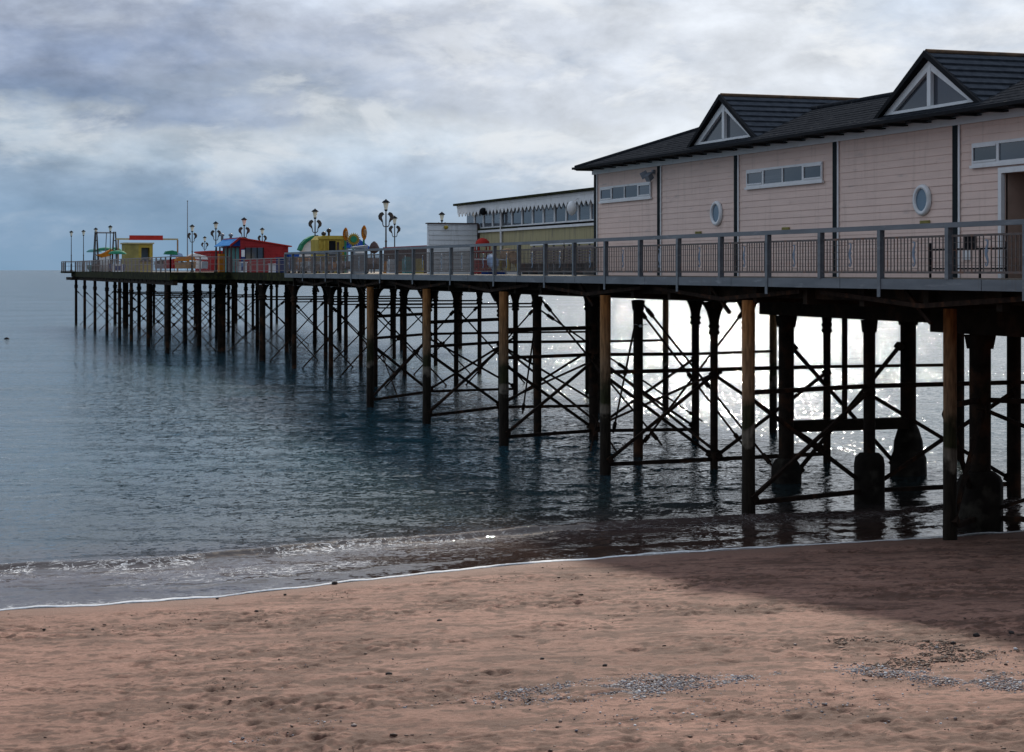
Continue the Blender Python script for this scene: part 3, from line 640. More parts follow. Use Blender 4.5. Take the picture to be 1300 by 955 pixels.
# ------------------------------------------------------------------ railings
def seahorse(mb, x, t, z, hgt):
    """flat sea-horse cut-out in the plane of the panel, head turned out to sea"""
    cl = [(.10, .93), (.02, .95), (-.05, .90), (-.045, .80), (.01, .70), (.045, .58), (.03, .44), (-.03, .32), (-.06, .22), (-.03, .12), (.03, .08), (.075, .12), (.07, .18), (.035, .19)]
    wd = [.012, .022, .045, .036, .050, .066, .066, .050, .036, .028, .022, .018, .014, .010]
    vs = []
    for i, (a, b) in enumerate(cl):
        p0 = Vector(cl[max(0, i-1)]); p1 = Vector(cl[min(len(cl)-1, i+1)]); d = (p1-p0).normalized(); nx, ny = -d.y, d.x
        for sg in (-1, 1):
            for dx in (-.006, .006): vs.append((x+dx, t+(a+sg*nx*wd[i])*hgt*1.05, z+(b+sg*ny*wd[i])*hgt))
    fs = []
    for i in range(len(cl)-1):
        o = 4*i
        fs += [(o, o+4, o+6, o+2), (o+1, o+3, o+7, o+5), (o, o+1, o+5, o+4), (o+2, o+6, o+7, o+3)]
    mb.add(vs, fs)
    mb.add([(x+dx, t+a*hgt, z+b*hgt) for dx in (-.006, .006) for a, b in ((-.02, .64), (-.10, .60), (-.02, .50))], [(0, 1, 2), (3, 5, 4), (0, 3, 4, 1), (1, 4, 5, 2), (2, 5, 3, 0)])

rail = thing('walkway_railing', (W_RAIL, 60, DECK), 'grey steel railing with seahorse panels along the near walkway edge', 'railing')
STEP = 5.257/2; t_post0 = 33.93
ks = [i for i in range(-9, 25) if T_NEAR < t_post0+i*STEP < T_STEP-.2]
posts = [(t_post0+i*STEP, i % 2 == 0) for i in ks] + [(T_STEP-.05, False)]
MB().box(W_RAIL-.06, W_RAIL+.06, posts[0][0], T_STEP+.02, 6.945, 7.045).box(W_RAIL+.0601, W_OLD, T_STEP-.09, T_STEP+.02, 6.945, 7.045).build('top_rail', M['galv'], rail)
for t, main in posts:
    mb = MB()
    mb.box(W_RAIL-.08, W_RAIL-.062, t-.062, t+.062, 5.916 if not main else 5.53, 6.943)
    mb.box(W_RAIL-.0615, W_RAIL+.03, t-.035, t-.02, 5.917, 6.943); mb.box(W_RAIL+.0305, W_RAIL+.042, t-.05, t+.05, 5.93, 6.943)
    if main: mb.box(W_RAIL-.0815, W_RAIL-.0805, t-.02, t+.02, 5.6, 5.85)
    mb.build('post', M['galv'], rail)
def infill(t0, t1, parent, x, z0, z1, horse=True, step=.13):
    mb = MB(); n = int((t1-t0)/step); c = (t0+t1)/2
    mb.box(x-.015, x+.015, t0, t1, z0, z0+.045); mb.box(x-.015, x+.015, t0, t1, z1-.045, z1)
    for i in range(n+1):
        tt = t0+.02+(t1-t0-.04)*i/n
        if horse and abs(tt-c) < .13: continue
        mb.box(x-.008, x+.008, tt-.011, tt+.011, z0+.046, z1-.046)
    for f in (.2, .4, .6, .8):
        z = z0+(z1-z0)*f
        for a, b in (((t0+.01, c-.13), (c+.13, t1-.01)) if horse else ((t0+.01, t1-.01),)): mb.box(x+.0075, x+.013, a, b, z-.005, z+.005)
    if horse:
        for sg in (-1, 1): mb.box(x-.0085, x+.0085, c+sg*.13-.009, c+sg*.13+.009, z0+.047, z1-.047)
        for z in (z0+.10, z1-.12): mb.box(x-.006, x+.006, c-.12, c+.12, z-.006, z+.006)
    o = mb.build('infill_panel', M['bars'], parent)
    if horse:
        hb = MB(); seahorse(hb, x-.02, c-.01, z0+.10, .58); hb.build('seahorse_emblem', M['horse'], o)
for (a, _), (b, _) in zip(posts, posts[1:]): infill(a+.09, b-.09, rail, W_RAIL, 6.03, 6.80, b-a > 1.5)

def old_rail(label, line, height, top, loc):
    r = thing('pier_railing', loc, label, 'railing')
    for (x0, t0), (x1, t1) in zip(line, line[1:]):
        L_ = math.hypot(x1-x0, t1-t0); n = max(1, round(L_/2.5)); p0, p1 = Vector((x0, t0, 0)), Vector((x1, t1, 0))
        up = Vector((0, 0, 1))
        MB().beam(p0+up*top, p1+up*top, .09, .07).build('top_rail', M['oldrail'], r)
        for i in range(n+1):
            p = p0.lerp(p1, i/n); MB().box(p.x-.05, p.x+.05, p.y-.05, p.y+.05, DECK, top-.036).build('post', M['oldrail'], r)
        for i in range(n):
            a = p0.lerp(p1, (i+.06)/n); b = p0.lerp(p1, (i+.94)/n); mb = MB()
            for z in (DECK+.12, DECK+height*.55, top-.14): mb.beam(a+up*z, b+up*z, .025, .03)
            m = int((b-a).length/.28)
            for j in range(m+1):
                q = a.lerp(b, j/m); mb.box(q.x-.007, q.x+.007, q.y-.007, q.y+.007, DECK+.1405, top-.1605)
            mb.build('infill_panel', M['oldrail'], r)
old_rail('weathered brown railing between the new grey walkway and the pier head', [(W_OLD+.05, T_STEP+.3), (W_OLD+.05, T_HEAD-.1)], .95, DECK+.92, (W_OLD, 113, DECK))
old_rail('weathered brown railing round the wide sea end of the pier', [(W_OLD-.1, T_HEAD+.05), (W_HEAD+.05, T_HEAD+.05), (W_HEAD+.05, T_END-4.7), (17.45, T_END-4.7), (17.45, T_END-.1), (30, T_END-.1)], 1.1, DECK+1.12, (W_HEAD, 170, DECK))

# ------------------------------------------------------------------ pink boarded building
WB = 22.2; T_COR = T(757, WB)
bld = thing('boarded_building', (24.6, 35, DECK), 'long pink boarded building with dark tiled roof and two gabled dormers', 'building')
ZS = EYE+3.2                                          # underside of the white frieze
T_S = [T(p, WB) for p in (838, 936, 1062, 1215)]
bay = (T_S[0]-T_S[3])/3
T_S += [T_S[3]-bay*i for i in (1, 2, 3, 4)]
T_BEG = 11.0
door1, door0 = T(1274, WB), T(1274, WB)-2.3
ZDOOR = Z(1274, 220, WB)
def boards(mb, t0, t1, z0, z1, x, pitch=.172, sgn=-1):
    z = z0
    while z < z1-.01:
        zt = min(z+pitch, z1)
        cuts = [t0]
        while cuts[-1] < t1:
            cuts.append(min(t1, cuts[-1]+rnd.uniform(2.2, 5.2)))
            if t1-cuts[-1] < .8: cuts[-1] = t1
        for c0, c1 in zip(cuts, cuts[1:]):
            e = rnd.uniform(-.004, .004); g = .004 if c1 < t1 else 0
            mb.add([(x+sgn*(.017+e), c0, z), (x+sgn*(.017+e), c1-g, z), (x+sgn*.004, c1-g, zt), (x+sgn*.004, c0, zt), (x+.05, c0, z), (x+.05, c1-g, z)],
                   [(0, 1, 2, 3), (4, 5, 1, 0)])
        z = zt
mb = MB()
boards(mb, door1, T_COR, DECK, ZS+.1, WB); boards(mb, door0, door1, ZDOOR, ZS+.1, WB); boards(mb, T_BEG, door0, DECK, ZS+.1, WB)
mb.box(WB+.06, 34.6, T_COR-.06, T_COR, DECK, ZS+.1)                     # sea-end wall
mb.box(34.5, 34.6, T_BEG, T_COR-.061, DECK, ZS+.1); mb.box(WB+.06, 34.6, T_BEG, T_BEG+.06, DECK, ZS+.1)
mb.box(WB+.051, WB+.10, door1, T_COR-.061, DECK, ZS+.1); mb.box(WB+.051, WB+.10, T_BEG+.061, door0, DECK, ZS+.1); mb.box(WB+.051, WB+.1, door0, door1, ZDOOR+.002, ZS+.1)
mb.build('wall', M['pink'], bld, fix=False)
mb = MB()
boards(mb, door0, door1, DECK, ZDOOR, WB+1.1); mb.box(WB+.06, WB+1.09, door1, door1+.05, DECK, ZDOOR); mb.box(WB+.06, WB+1.09, door0-.05, door0, DECK, ZDOOR); mb.box(WB+.06, WB+1.09, door0, door1, ZDOOR+.003, ZDOOR+.05)
mb.build('porch_recess', mat('recess_boards_shaded', (.36, .25, .20), (.28, .19, .15), 2, .7), bld, fix=False)  # wall boards repeated in a darker colour: the recess shade is painted in
mb = MB()
mb.box(WB-.06, WB+.03, door1, door1+.12, DECK, ZDOOR+.12); mb.box(WB-.06, WB+.03, door0-.12, door0, DECK, ZDOOR+.12); mb.box(WB-.06, WB+.03, door0+.001, door1-.001, ZDOOR, ZDOOR+.12)
mb.build('door_frame', M['white'], bld)
for t in [T_COR-.02]+T_S:
    MB().box(WB-.06, WB-.026, t-.10, t+.10, DECK, ZS).build('cover_strip', M['strip'], bld)
    MB().box(WB-.05, WB-.027, t-.17, t-.101, DECK, ZS).build('trim_strip', M['white'], bld)
MB().box(WB-.075, WB-.03, T_BEG, T_COR+.22, ZS, ZS+.24).build('frieze_board', M['white'], bld)
WE = 21.6; ZE = EYE+3.43; WR = 24.75; ZR = EYE+4.58; TE1 = T_COR+.42; TE0 = T_BEG-.4; WEB = 2*WR-WE
# main hipped roof in overlapping courses
def trap(mb, a, b, c, d, th):          # a,b lower edge; c,d upper edge
    n = (Vector(b)-Vector(a)).cross(Vector(d)-Vector(a)).normalized()
    if n.z < 0: n = -n
    low = [Vector(p)+n*th for p in (a, b)]
    mb.add([low[0], low[1], c, d, a, b], [(0, 1, 2, 3), (4, 5, 1, 0), (0, 3, 4), (1, 5, 2)])
mb = MB(); NC = 11; rise = ZR-ZE; run = WR-WE
for i in range(NC):
    f0, f1 = i/NC, (i+1)/NC
    w0, w1, z0, z1 = WE+run*f0, WE+run*f1, ZE+rise*f0, ZE+rise*f1
    a0, a1, b0, b1 = TE0+run*f0, TE0+run*f1, TE1-run*f0, TE1-run*f1
    nseg = 60
    for sgn in (0, 1):
        W0, W1 = (w0, w1) if not sgn else (WEB-(w0-WE), WEB-(w1-WE))
        for s_ in range(nseg if not sgn else 1):
            g0, g1 = (s_/nseg, (s_+1)/nseg) if not sgn else (0, 1)
            th = .011+ (rnd.uniform(-.004, .004) if not sgn else 0)
            trap(mb, (W0, a0+(b0-a0)*g0, z0), (W0, a0+(b0-a0)*g1, z0), (W1, a1+(b1-a1)*g1, z1), (W1, a1+(b1-a1)*g0, z1), th)
    trap(mb, (w0, b0, z0), (WEB-(w0-WE), b0, z0), (WEB-(w1-WE), b1, z1), (w1, b1, z1), .035)
    trap(mb, (w0, a0, z0), (WEB-(w0-WE), a0, z0), (WEB-(w1-WE), a1, z1), (w1, a1, z1), .035)
mb.add([(WE, TE0, ZE-.01), (WEB, TE0, ZE-.01), (WEB, TE1, ZE-.01), (WE, TE1, ZE-.01)], [(0, 1, 2, 3)])
roof = mb.build('roof', M['roof'], bld, fix=False)
mb = MB(); mb.tube((WR, TE0+run, ZR+.03), (WR, TE1-run, ZR+.03), .07, 8)
for cx in (WE, WEB):
    mb.tube((cx, TE1, ZE+.03), (WR, TE1-run, ZR+.03), .06, 8)
mb.build('ridge_cap', M['roof'], roof)
mb = MB(); mb.box(WE-.10, WE+.01, TE0, TE1+.06, ZE-.055, ZE+.02); mb.box(WE+.012, WEB, TE1+.0, TE1+.09, ZE-.07, ZE+.015); mb.box(WE+.02, WB-.08, TE0, TE1-.02, ZE-.05, ZE-.03)
mb.build('gutter', M['black'], bld)
mb = MB(); t = TE1-.25
while t > TE0:
    B(WE-.02, WB-.077, t-.11, t+.11, ZE-.10, ZE-.072).build('rafter_foot', M['black'], bld); t -= 1.0
# flat rear part of the roof
MB().box(WEB+.02, 35.0, TE0, TE1-.1, ZE-.15, ZE+.15).build('rear_roof', M['roof'], bld)

def dormer(tc):
    wg, we, half, zb, zr = 22.3, 27.2, 2.2, EYE+3.66, EYE+4.95
    d = MB(); NCC = 8
    for sgn in (-1, 1):
        for i in range(NCC):
            f0, f1 = i/NCC, (i+1)/NCC
            t0, t1 = tc+sgn*(half+.1)*(1-f0), tc+sgn*(half+.1)*(1-f1); z0, z1 = zb-.06+(zr-zb+.06)*f0, zb-.06+(zr-zb+.06)*f1
            trap(d, (wg-.12, t0, z0), (we+.05, t0, z0), (we+.05, t1, z1), (wg-.12, t1, z1), .05)
            d.add([(wg-.12, t0, z0-.05), (we, t0, z0-.05), (we, t1, z1-.05), (wg-.12, t1, z1-.05)], [(0, 1, 2, 3)])
    dm = d.build('dormer', M['roofd'], bld, fix=False)
    MB().tube((wg-.14, tc, zr+.03), (we+.05, tc, zr+.03), .055, 8).build('ridge_cap', M['ridge'], dm)
    b = MB()
    for sgn in (-1, 1):
        b.prism([(tc, zr+.05), (tc+sgn*(half+.14), zb-.09), (tc+sgn*(half-.03), zb-.10), (tc, zr-.10)], 'x', wg-.20, wg-.125)
    b.build('barge_board', M['black'], dm)
    MB().prism([(tc-half, zb-.12), (tc+half, zb-.12), (tc, zr-.1)], 'x', wg+.05, wg+.15).build('gable_wall', M['white'], dm)
    fr = MB(); h2 = half-.12; zt = zr-.17; zl = zb-.01
    for sgn in (-1, 1):
        fr.prism([(tc, zt), (tc+sgn*h2, zl), (tc+sgn*(h2-.34), zl), (tc, zt-.21)], 'x', wg-.06, wg+.02)
    fr.box(wg-.065, wg+.02, tc-h2+.16, tc+h2-.16, zl-.012, zl+.085); fr.box(wg-.07, wg+.02, tc-.075, tc+.075, zl+.086, zt-.16)
    wf = fr.build('window', M['white'], dm)
    MB().prism([(tc-h2+.15, zl+.05), (tc+h2-.15, zl+.05), (tc, zt-.1)], 'x', wg+.025, wg+.04).build('pane', M['glass2'], wf)
    MB().box(wg-.40, wg-.06, tc-half-.05, tc+half+.05, zb-.16, zb-.125).build('flashing', M['grey'], dm)
w22 = 22.3
dormer(T(920.6, w22)); dormer(T(1182.3, w22)); dormer(T(1182.3, w22)-10.9)

def strip_window(px0, px1, z0=EYE+2.26, z1=EYE+2.75):
    t1, t0 = T(px0, WB), T(px1, WB); L_ = t1-t0
    fr = MB(); x0, x1 = WB-.07, WB-.03
    fr.box(x0-.02, x1, t0-.06, t1+.06, z0-.05, z0+.012)
    cuts = [0, .235, .50, .765, 1]; wide = [.05, .045, .03, .045, .05]
    fr.box(x0, x1, t0, t1, z0+.0125, z0+.065); fr.box(x0, x1, t0, t1, z1-.06, z1)
    for c, hw in zip(cuts, wide):
        c_ = t0+L_*c; fr.box(x0, x1, max(t0, c_-hw), min(t1, c_+hw), z0+.0655, z1-.0605)
    for a, b in ((0, .235), (.765, 1)):                 # the two outer casements have a heavier sash
        u0, u1 = t0+L_*a+.05, t0+L_*b-.05
        fr.box(x0-.015, x1-.01, u0, u1, z0+.066, z0+.105); fr.box(x0-.015, x1-.01, u0, u1, z1-.10, z1-.061)
    o = fr.build('window', M['white'], bld)
    for a, b in zip(cuts, cuts[1:]):
        MB().box(WB-.045, WB-.032, t0+L_*a+.02, t0+L_*b-.02, z0+.04, z1-.04).build('pane', rnd.choice(GL), o)
strip_window(764, 828); strip_window(950, 1046); strip_window(1237, 1388)
def porthole(px, zc):
    tc = T(px, WB); n = 28; vs = []
    prof = [(.255, -.05), (.265, -.10), (.33, -.10), (.36, -.06), (.36, -.025)]
    for r, dx in prof:
        for i in range(n):
            a = 2*math.pi*i/n; vs.append((WB+dx, tc+r*math.cos(a), zc+r*1.0*math.sin(a)))
    mb = MB(); mb.add(vs, [(j*n+i, j*n+(i+1) % n, (j+1)*n+(i+1) % n, (j+1)*n+i) for j in range(len(prof)-1) for i in range(n)], True)
    o = mb.build('porthole', M['white'], bld)
    g = MB(); g.prism([(tc+.262*math.cos(2*math.pi*i/n), zc+.262*math.sin(2*math.pi*i/n)) for i in range(n)], 'x', WB-.055, WB-.03); g.build('pane', mat('porthole_glass', (.10, .16, .22), (.07, .12, .17), 1.5, .1, spec=.8), o)
porthole(911.5, EYE+1.62); porthole(1173, EYE+1.60)
for px in (888, 999, 1176):
    t = T(px, WB); mb = MB(); mb.box(WB-.05, WB-.028, t-.2, t+.2, EYE+1.02, EYE+1.13)
    for i in range(3): mb.box(WB-.062, WB-.051, t-.19, t+.19, EYE+1.035+i*.034, EYE+1.052+i*.034)
    mb.build('air_vent', M['olive'], bld)
# small details on the wall
t = T(832, WB); mb = MB(); mb.box(WB-.10, WB-.03, t-.06, t+.06, EYE+2.98, EYE+3.1); mb.beam((WB-.2, t+.16, EYE+3.0), (WB-.38, t+.24, EYE+2.9), .16, .2); mb.beam((WB-.2, t-.12, EYE+2.93), (WB-.36, t-.2, EYE+2.8), .16, .2)
mb.tube((WB-.08, t, EYE+3.02), (WB-.22, t+.14, EYE+3.0), .025, 6); mb.tube((WB-.08, t, EYE+3.02), (WB-.22, t-.1, EYE+2.95), .025, 6)
fl = mb.build('floodlight', M['grey'], bld)
t = T(1233, WB); mb = MB(); mb.box(WB-.05, WB-.028, t-.24, t+.24, Z(1233, 315, WB), Z(1233, 298, WB))
for i in range(1, 4): mb.box(WB-.06, WB-.051, t-.24+.12*i-.008, t-.24+.12*i+.008, Z(1233, 314.5, WB), Z(1233, 298.5, WB))
mb.build('dark_grille', M['black'], bld)
t = T(1229, WB); MB().box(WB-.045, WB-.028, t-.14, t+.14, Z(1229, 330, WB), Z(1229, 318, WB)).build('notice', M['white'], bld)

hr = thing('wall_handrail', (WB-.6, 35, DECK), 'low dark handrail with slim posts beside the porch', 'handrail')
WH = 21.5; a, b = T(1278, WH), T(1181, WH)
for px in (1181, 1244, 1278):
    t = T(px, WH); MB().box(WH-.02, WH+.02, t-.02, t+.02, DECK, EYE+(.60 if px != 1244 else .45)).build('post', M['black'], hr)
for z in (EYE+.45, EYE+.03): MB().tube((WH, a, z), (WH, b, z), .018, 8).build('rail_bar', M['black'], hr)

# ------------------------------------------------------------------ cream pavilion beyond
WP = 24.6; tp0, tp1 = T_COR+.05, T(592, WP)
pav = thing('pavilion', (WP, 67, DECK), 'low cream pavilion with scalloped white valance and a row of windows', 'pavilion')
mb = MB(); zsl = EYE+1.66
n = int((tp1-tp0)/.11)
for i in range(n):                                     # ribbed cladding
    a = tp0+(tp1-tp0)*i/n; b = tp0+(tp1-tp0)*(i+1)/n
    mb.prism([(WP, a), (WP-.03, a+.03), (WP-.03, b-.02), (WP, b-.0005)], 'z', DECK, zsl)
mb.box(WP+.001, 34, tp0, tp1, DECK, zsl); mb.build('wall', M['cream'], pav, fix=False)
mb = MB(); mb.box(WP-.12, WP+.05, tp0, tp1+.05, zsl+.001, zsl+.10); mb.build('sill', M['white'], pav)
mb = MB(); mb.box(WP-.13, WP-.02, T(660, WP), tp1+.06, zsl+.101, zsl+.18); mb.build('mossy_ledge', M['moss'], pav)
zw0, zw1 = zsl+.185, EYE+2.72; nw = 17
for i in range(nw):
    a = tp0+(tp1-tp0)*i/nw; b = tp0+(tp1-tp0)*(i+1)/nw
    f = MB(); f.box(WP-.02, WP+.06, a, a+.13, zw0, zw1); f.box(WP-.01, WP+.05, a+.131, b-.001, zw0, zw0+.06)
    o = f.build('window', M['white'], pav); MB().box(WP+.02, WP+.04, a+.1, b-.001, zw0+.03, zw1).build('pane', rnd.choice(GL), o)
MB().box(WP+.3, 34, tp0, tp1-.15, zw0, zw1).build('inner_wall', M['brown'], pav)
mb = MB(); zv = EYE+2.82; nsc = int((tp1-tp0)/.47)
for i in range(nsc):
    a = tp0+(tp1+.3-tp0)*i/nsc; b = tp0+(tp1+.3-tp0)*(i+1)/nsc; c = (a+b)/2
    mb.prism([(a, zv), (b, zv), (b, EYE+2.62), (b-.08, EYE+2.56), (c+.06, EYE+2.46), (c, EYE+2.42), (c-.06, EYE+2.46), (a+.08, EYE+2.56), (a, EYE+2.62)], 'x', WP-.34, WP-.31)
mb.build('valance', M['white'], pav)
mb = MB(); mb.box(WP-.36, WP-.05, tp0, tp1+.32, zv+.001, EYE+2.93); mb.build('fascia', M['white'], pav)
mb = MB(); mb.prism([(WP-.5, EYE+2.931), (34.5, EYE+2.931), (34.5, EYE+3.0), (29, EYE+3.25), (WP-.5, EYE+3.03)], 'y', tp0, tp1+.45); mb.build('roof', M['moss'], pav)
t = T(639, WP); MB().tube((WP-.1, t, DECK), (WP-.1, t, EYE+2.8), .06, 8).build('downpipe', M['white'], pav)
t = T(625, WP); MB().lathe((WP-.42, t, EYE+2.55), [(.02, -.16), (.13, -.11), (.17, 0), (.13, .11), (.05, .17)], 12).build('camera_dome', M['black'], pav)
gl = MB(); t = T(726, WP-.6); gl.lathe((WP-.6, t, EYE+2.32), [(.02, -.27), (.13, -.20), (.19, -.05), (.19, .08), (.12, .22), (.03, .27)], 14); gl.tube((WP-.6, t, EYE+2.55), (WP-.35, t, EYE+2.7), .02, 6)
tag(gl.build('hanging_globe', M['white'], org=(WP-.6, t, EYE+2.2)), 'pale oval globe hanging below the scalloped valance of the pavilion', 'globe')

# white boarded hut at the end of the pavilion
th_ = 77.0; w0, w1 = W(544.5, th_), W(605.5, th_); ztop = EYE+(HOR-284.5)/SCL(575, W(575, th_))
hut = thing('screen_wall', ((w0+w1)/2, th_, DECK), 'white boarded screen wall standing across the deck at the sea end of the pavilion', 'screen wall')
mb = MB(); z = DECK; 
while z < ztop-.02:
    zt = min(z+.215, ztop)
    mb.add([(w0, th_-.03, z), (w1, th_-.03, z), (w1, th_-.006, zt), (w0, th_-.006, zt), (w0, th_+.05, z), (w1, th_+.05, z)], [(0, 1, 2, 3), (4, 5, 1, 0)])
    z = zt
mb.box(w0, w1, th_+.051, th_+.30, DECK, ztop-.003); mb.build('wall', M['hutw'], hut, fix=False)
MB().box(w0-.06, w1+.06, th_-.06, th_+.36, ztop, ztop+.05).build('coping', M['brown'], hut)
MB().box(w1+.002, w1+.12, th_-.06, th_+.1, DECK, ztop-.001).build('corner_post', M['brown'], hut)
t = MB(); px = 565; wl = W(px, th_); t.lathe((wl, th_-.16, ztop-.16), [(.03, -.08), (.1, -.03), (.1, .04), (.03, .09)], 10); t.build('wall_lamp', M['yellow'], hut)

# ------------------------------------------------------------------ benches and coin rides on the walkway
def bench(px0, px1, label):
    w = 23.9; t1, t0 = T(px0, w), T(px1, w)
    b = thing('slatted_bench', (w, (t0+t1)/2, DECK), label, 'bench', 'slatted benches along the pavilion wall')
    mb = MB()
    for i in range(7): mb.beam((w+.1+.012*i, t0, DECK+.42+.105*i), (w+.1+.012*i, t1, DECK+.42+.105*i), .025, .07)
    mb.build('backrest', M['slat'], b)
    mb = MB()
    for i in range(4): mb.box(w-.42+.125*i, w-.32+.125*i, t0, t1, DECK+.42, DECK+.45)
    mb.build('seat', M['slat'], b)
    MB().box(w+.13, w+.24, t0, t1, DECK+1.15, DECK+1.2).build('top_rail', M['white'], b)
    n = 4
    for i in range(n):
        t = t0+.2+(t1-t0-.4)*i/(n-1); MB().box(w-.4, w+.09, t-.03, t+.03, DECK, DECK+.415).build('leg', M['galv'], b)
        MB().box(w+.2, w+.26, t-.03, t+.03, DECK, DECK+1.14).build('upright', M['galv'], b)
bench(669, 711, 'slatted bench against cream wall, the one further out to sea')
bench(713, 757, 'slatted bench against cream wall, the one touching the pink building corner')

def cyl_ride(): pass
# red canopied ride
w = 23.6; t = T(612.5, w); r_ = thing('coin_ride', (w, t, DECK), 'small coin ride under a bright red dome canopy', 'coin ride')
MB().lathe((w, t, EYE+1.12), [(.30, -.12), (.32, -.04), (.28, .10), (.18, .20), (.03, .25)], 16).build('canopy', M['redb'], r_)
for sx, sy in ((-1, -1), (1, -1), (1, 1), (-1, 1)): MB().tube((w+.25*sx, t+.25*sy, DECK), (w+.25*sx, t+.25*sy, EYE+1.02), .03, 6).build('post', M['redb'], r_)
mb = MB(); mb.box(w-.32, w+.32, t-.32, t+.32, DECK+.02, DECK+.22); mb.box(w-.3, w+.3, t+.05, t+.3, DECK+.23, DECK+.7); mb.build('body', M['red'], r_)
MB().box(w-.36, w+.36, t-.36, t+.36, EYE+.72, EYE+.84).build('hood_band', M['red'], r_)
# blue and white aeroplane ride
w = 21.9; t = T(626, w); r_ = thing('coin_ride', (w, t, DECK), 'small pale blue and white aeroplane ride beside the red canopied ride', 'coin ride')
mb = MB(); mb.lathe((w, t, EYE+.1), [(.03, 0), (.05, .02)], 8)
mb.v.clear(); mb.f.clear(); mb.sm.clear()
mb.tube((w-.2, t-.75, EYE+.10), (w, t, EYE+.30), .12, 12, .24); mb.tube((w, t, EYE+.30), (w+.1, t+.6, EYE+.48), .24, 12, .17); mb.build('fuselage', M['lblue'], r_)
MB().beam((w-.7, t+.25, EYE+.42), (w+.7, t+.1, EYE+.40), .28, .05).build('wing', M['white'], r_)
MB().beam((w-.15, t-.72, EYE+.12), (w-.15, t-.66, EYE+.48), .16, .05).build('tail_fin', M['white'], r_)
MB().tube((w, t, DECK+.15), (w, t, EYE+.2), .08, 8).build('pedestal', M['blue'], r_)
MB().box(w-.35, w+.35, t-.4, t+.4, DECK, DECK+.15).build('base', M['blue'], r_)
# tan animal ride
w = 22.6; t = T(646, w); r_ = thing('coin_ride', (w, t, DECK), 'tan arched animal ride with yellow legs behind the walkway railing', 'coin ride')
mb = MB(); pts = [(w, t+.75, EYE+.15), (w, t+.62, EYE+.45), (w, t+.35, EYE+.62), (w, t-.1, EYE+.58), (w, t-.45, EYE+.50), (w, t-.7, EYE+.30)]
rad = [.10, .17, .24, .27, .22, .1]
for (p, q), (ra, rb) in zip(zip(pts, pts[1:]), zip(rad, rad[1:])): mb.tube(p, q, ra, 12, rb)
mb.build('body', M['tan'], r_)
for dt in (.4, -.4):
    for dx in (-.14, .14): MB().tube((w+dx, t+dt, EYE+.45), (w+dx*1.3, t+dt*1.25, DECK+.12), .075, 8, .05).build('leg', M['yellow'], r_)
MB().box(w-.3, w+.3, t-.7, t+.7, DECK, DECK+.12).build('base', M['white'], r_)

# grey cabinet by the railing
w = 20.7; t = T(456.5, w); cb = thing('cabinet', (w, t, DECK), 'tall grey cabinet with sloping lid standing by the walkway railing', 'cabinet')
MB().box(w-.28, w+.26, t-.25, t+.25, DECK, EYE+.95).build('body', M['grey'], cb)
MB().prism([(w-.36, EYE+1.02), (w-.36, EYE+1.10), (w+.32, EYE+1.18), (w+.32, EYE+1.02)], 'y', t-.32, t+.32).build('lid', M['grey'], cb)
MB().box(w-.27, w+.25, t-.262, t-.251, EYE+.80, EYE+.94).build('white_band', M['white'], cb)
MB().box(w+.19, w+.27, t-.275, t-.252, EYE+.42, EYE+.74).build('handle', M['black'], cb)

# ------------------------------------------------------------------ lamp posts
def lamp_proto(ornate, H, label, group):
    """lantern top H above eye level"""
    r = thing('lamp_post', (0, 0, DECK), label, 'lamp post', group)
    top = EYE+H
    p = MB(); p.lathe((0, 0, DECK), [(.16, 0), (.16, .12), (.10, .2), (.09, .7), (.11, .75), (.06, .85), (.05, 1.7), (.075, 1.75), (.045, 1.82), (.035, top-DECK-.62), (.07, top-DECK-.58)], 10); p.build('pole', M['lampm'], r)
    l = MB(); l.lathe((0, 0, top), [(.09, -.57), (.17, -.22), (.17, -.2)], 6, False); lo = l.build('lantern', M['lampg'], r)
    c = MB(); c.lathe((0, 0, top), [(.25, -.2), (.24, -.16), (.12, -.07), (.05, -.04), (.04, 0)], 6, False); c.build('cap', M['black'], lo)
    c = MB(); c.lathe((0, 0, top), [(.06, -.66), (.11, -.58), (.10, -.57)], 8); c.build('lantern_holder', M['black'], lo)
    if ornate:
        for sg in (-1, 1):                              # leafy scroll brackets
            pts = [(.03, -1.5), (.10, -1.52), (.17, -1.42), (.18, -1.25), (.22, -1.1), (.30, -1.0), (.36, -1.02), (.34, -.88), (.28, -.78), (.19, -.74), (.13, -.80), (.20, -.90), (.26, -1.02)]
            s = MB()
            for ang in (0,):
                s.path([(sg*a, 0, top+b) for a, b in pts], .03, 6)
                s.prism([(sg*a, top+b) for a, b in ((.08, -.84), (.20, -.70), (.34, -.76), (.43, -.92), (.40, -1.10), (.30, -1.18), (.20, -1.12), (.22, -.98), (.15, -.88))], 'y', -.03, .03)
                s.prism([(sg*a, top+b) for a, b in ((.16, -1.2), (.24, -1.12), (.30, -1.16), (.24, -1.27))], 'y', -.02, .02)
            s.build('scroll_bracket', M['lampm'], r)
    return r
protoA = lamp_proto(True, 3.9, 'ornate lamp', 'lamp posts along the pier')
protoB = lamp_proto(False, 4.3, 'plain lamp', 'plain lamp posts at the pier head')
lampsA = [(400, 265, 'ornate lamp post with a dark ball speaker beside the green slide'), (490, 253, 'tallest looking ornate lamp post beside the brown hoarding'), (501, 274, 'ornate lamp post just right of and behind the tallest one'), (561, 269, 'ornate lamp post showing only its head above the white screen wall'),
          (333, 289, 'ornate lamp post rising behind the red kiosk roof'), (310, 276, 'ornate lamp post in front of the red kiosk window'), (274, 281, 'ornate lamp post at the seaward corner of the red kiosk'), (244, 285, 'ornate lamp post next to the thin flagpole'), (260, 300, 'small distant ornate lamp post between flagpole and red kiosk')]
first = True
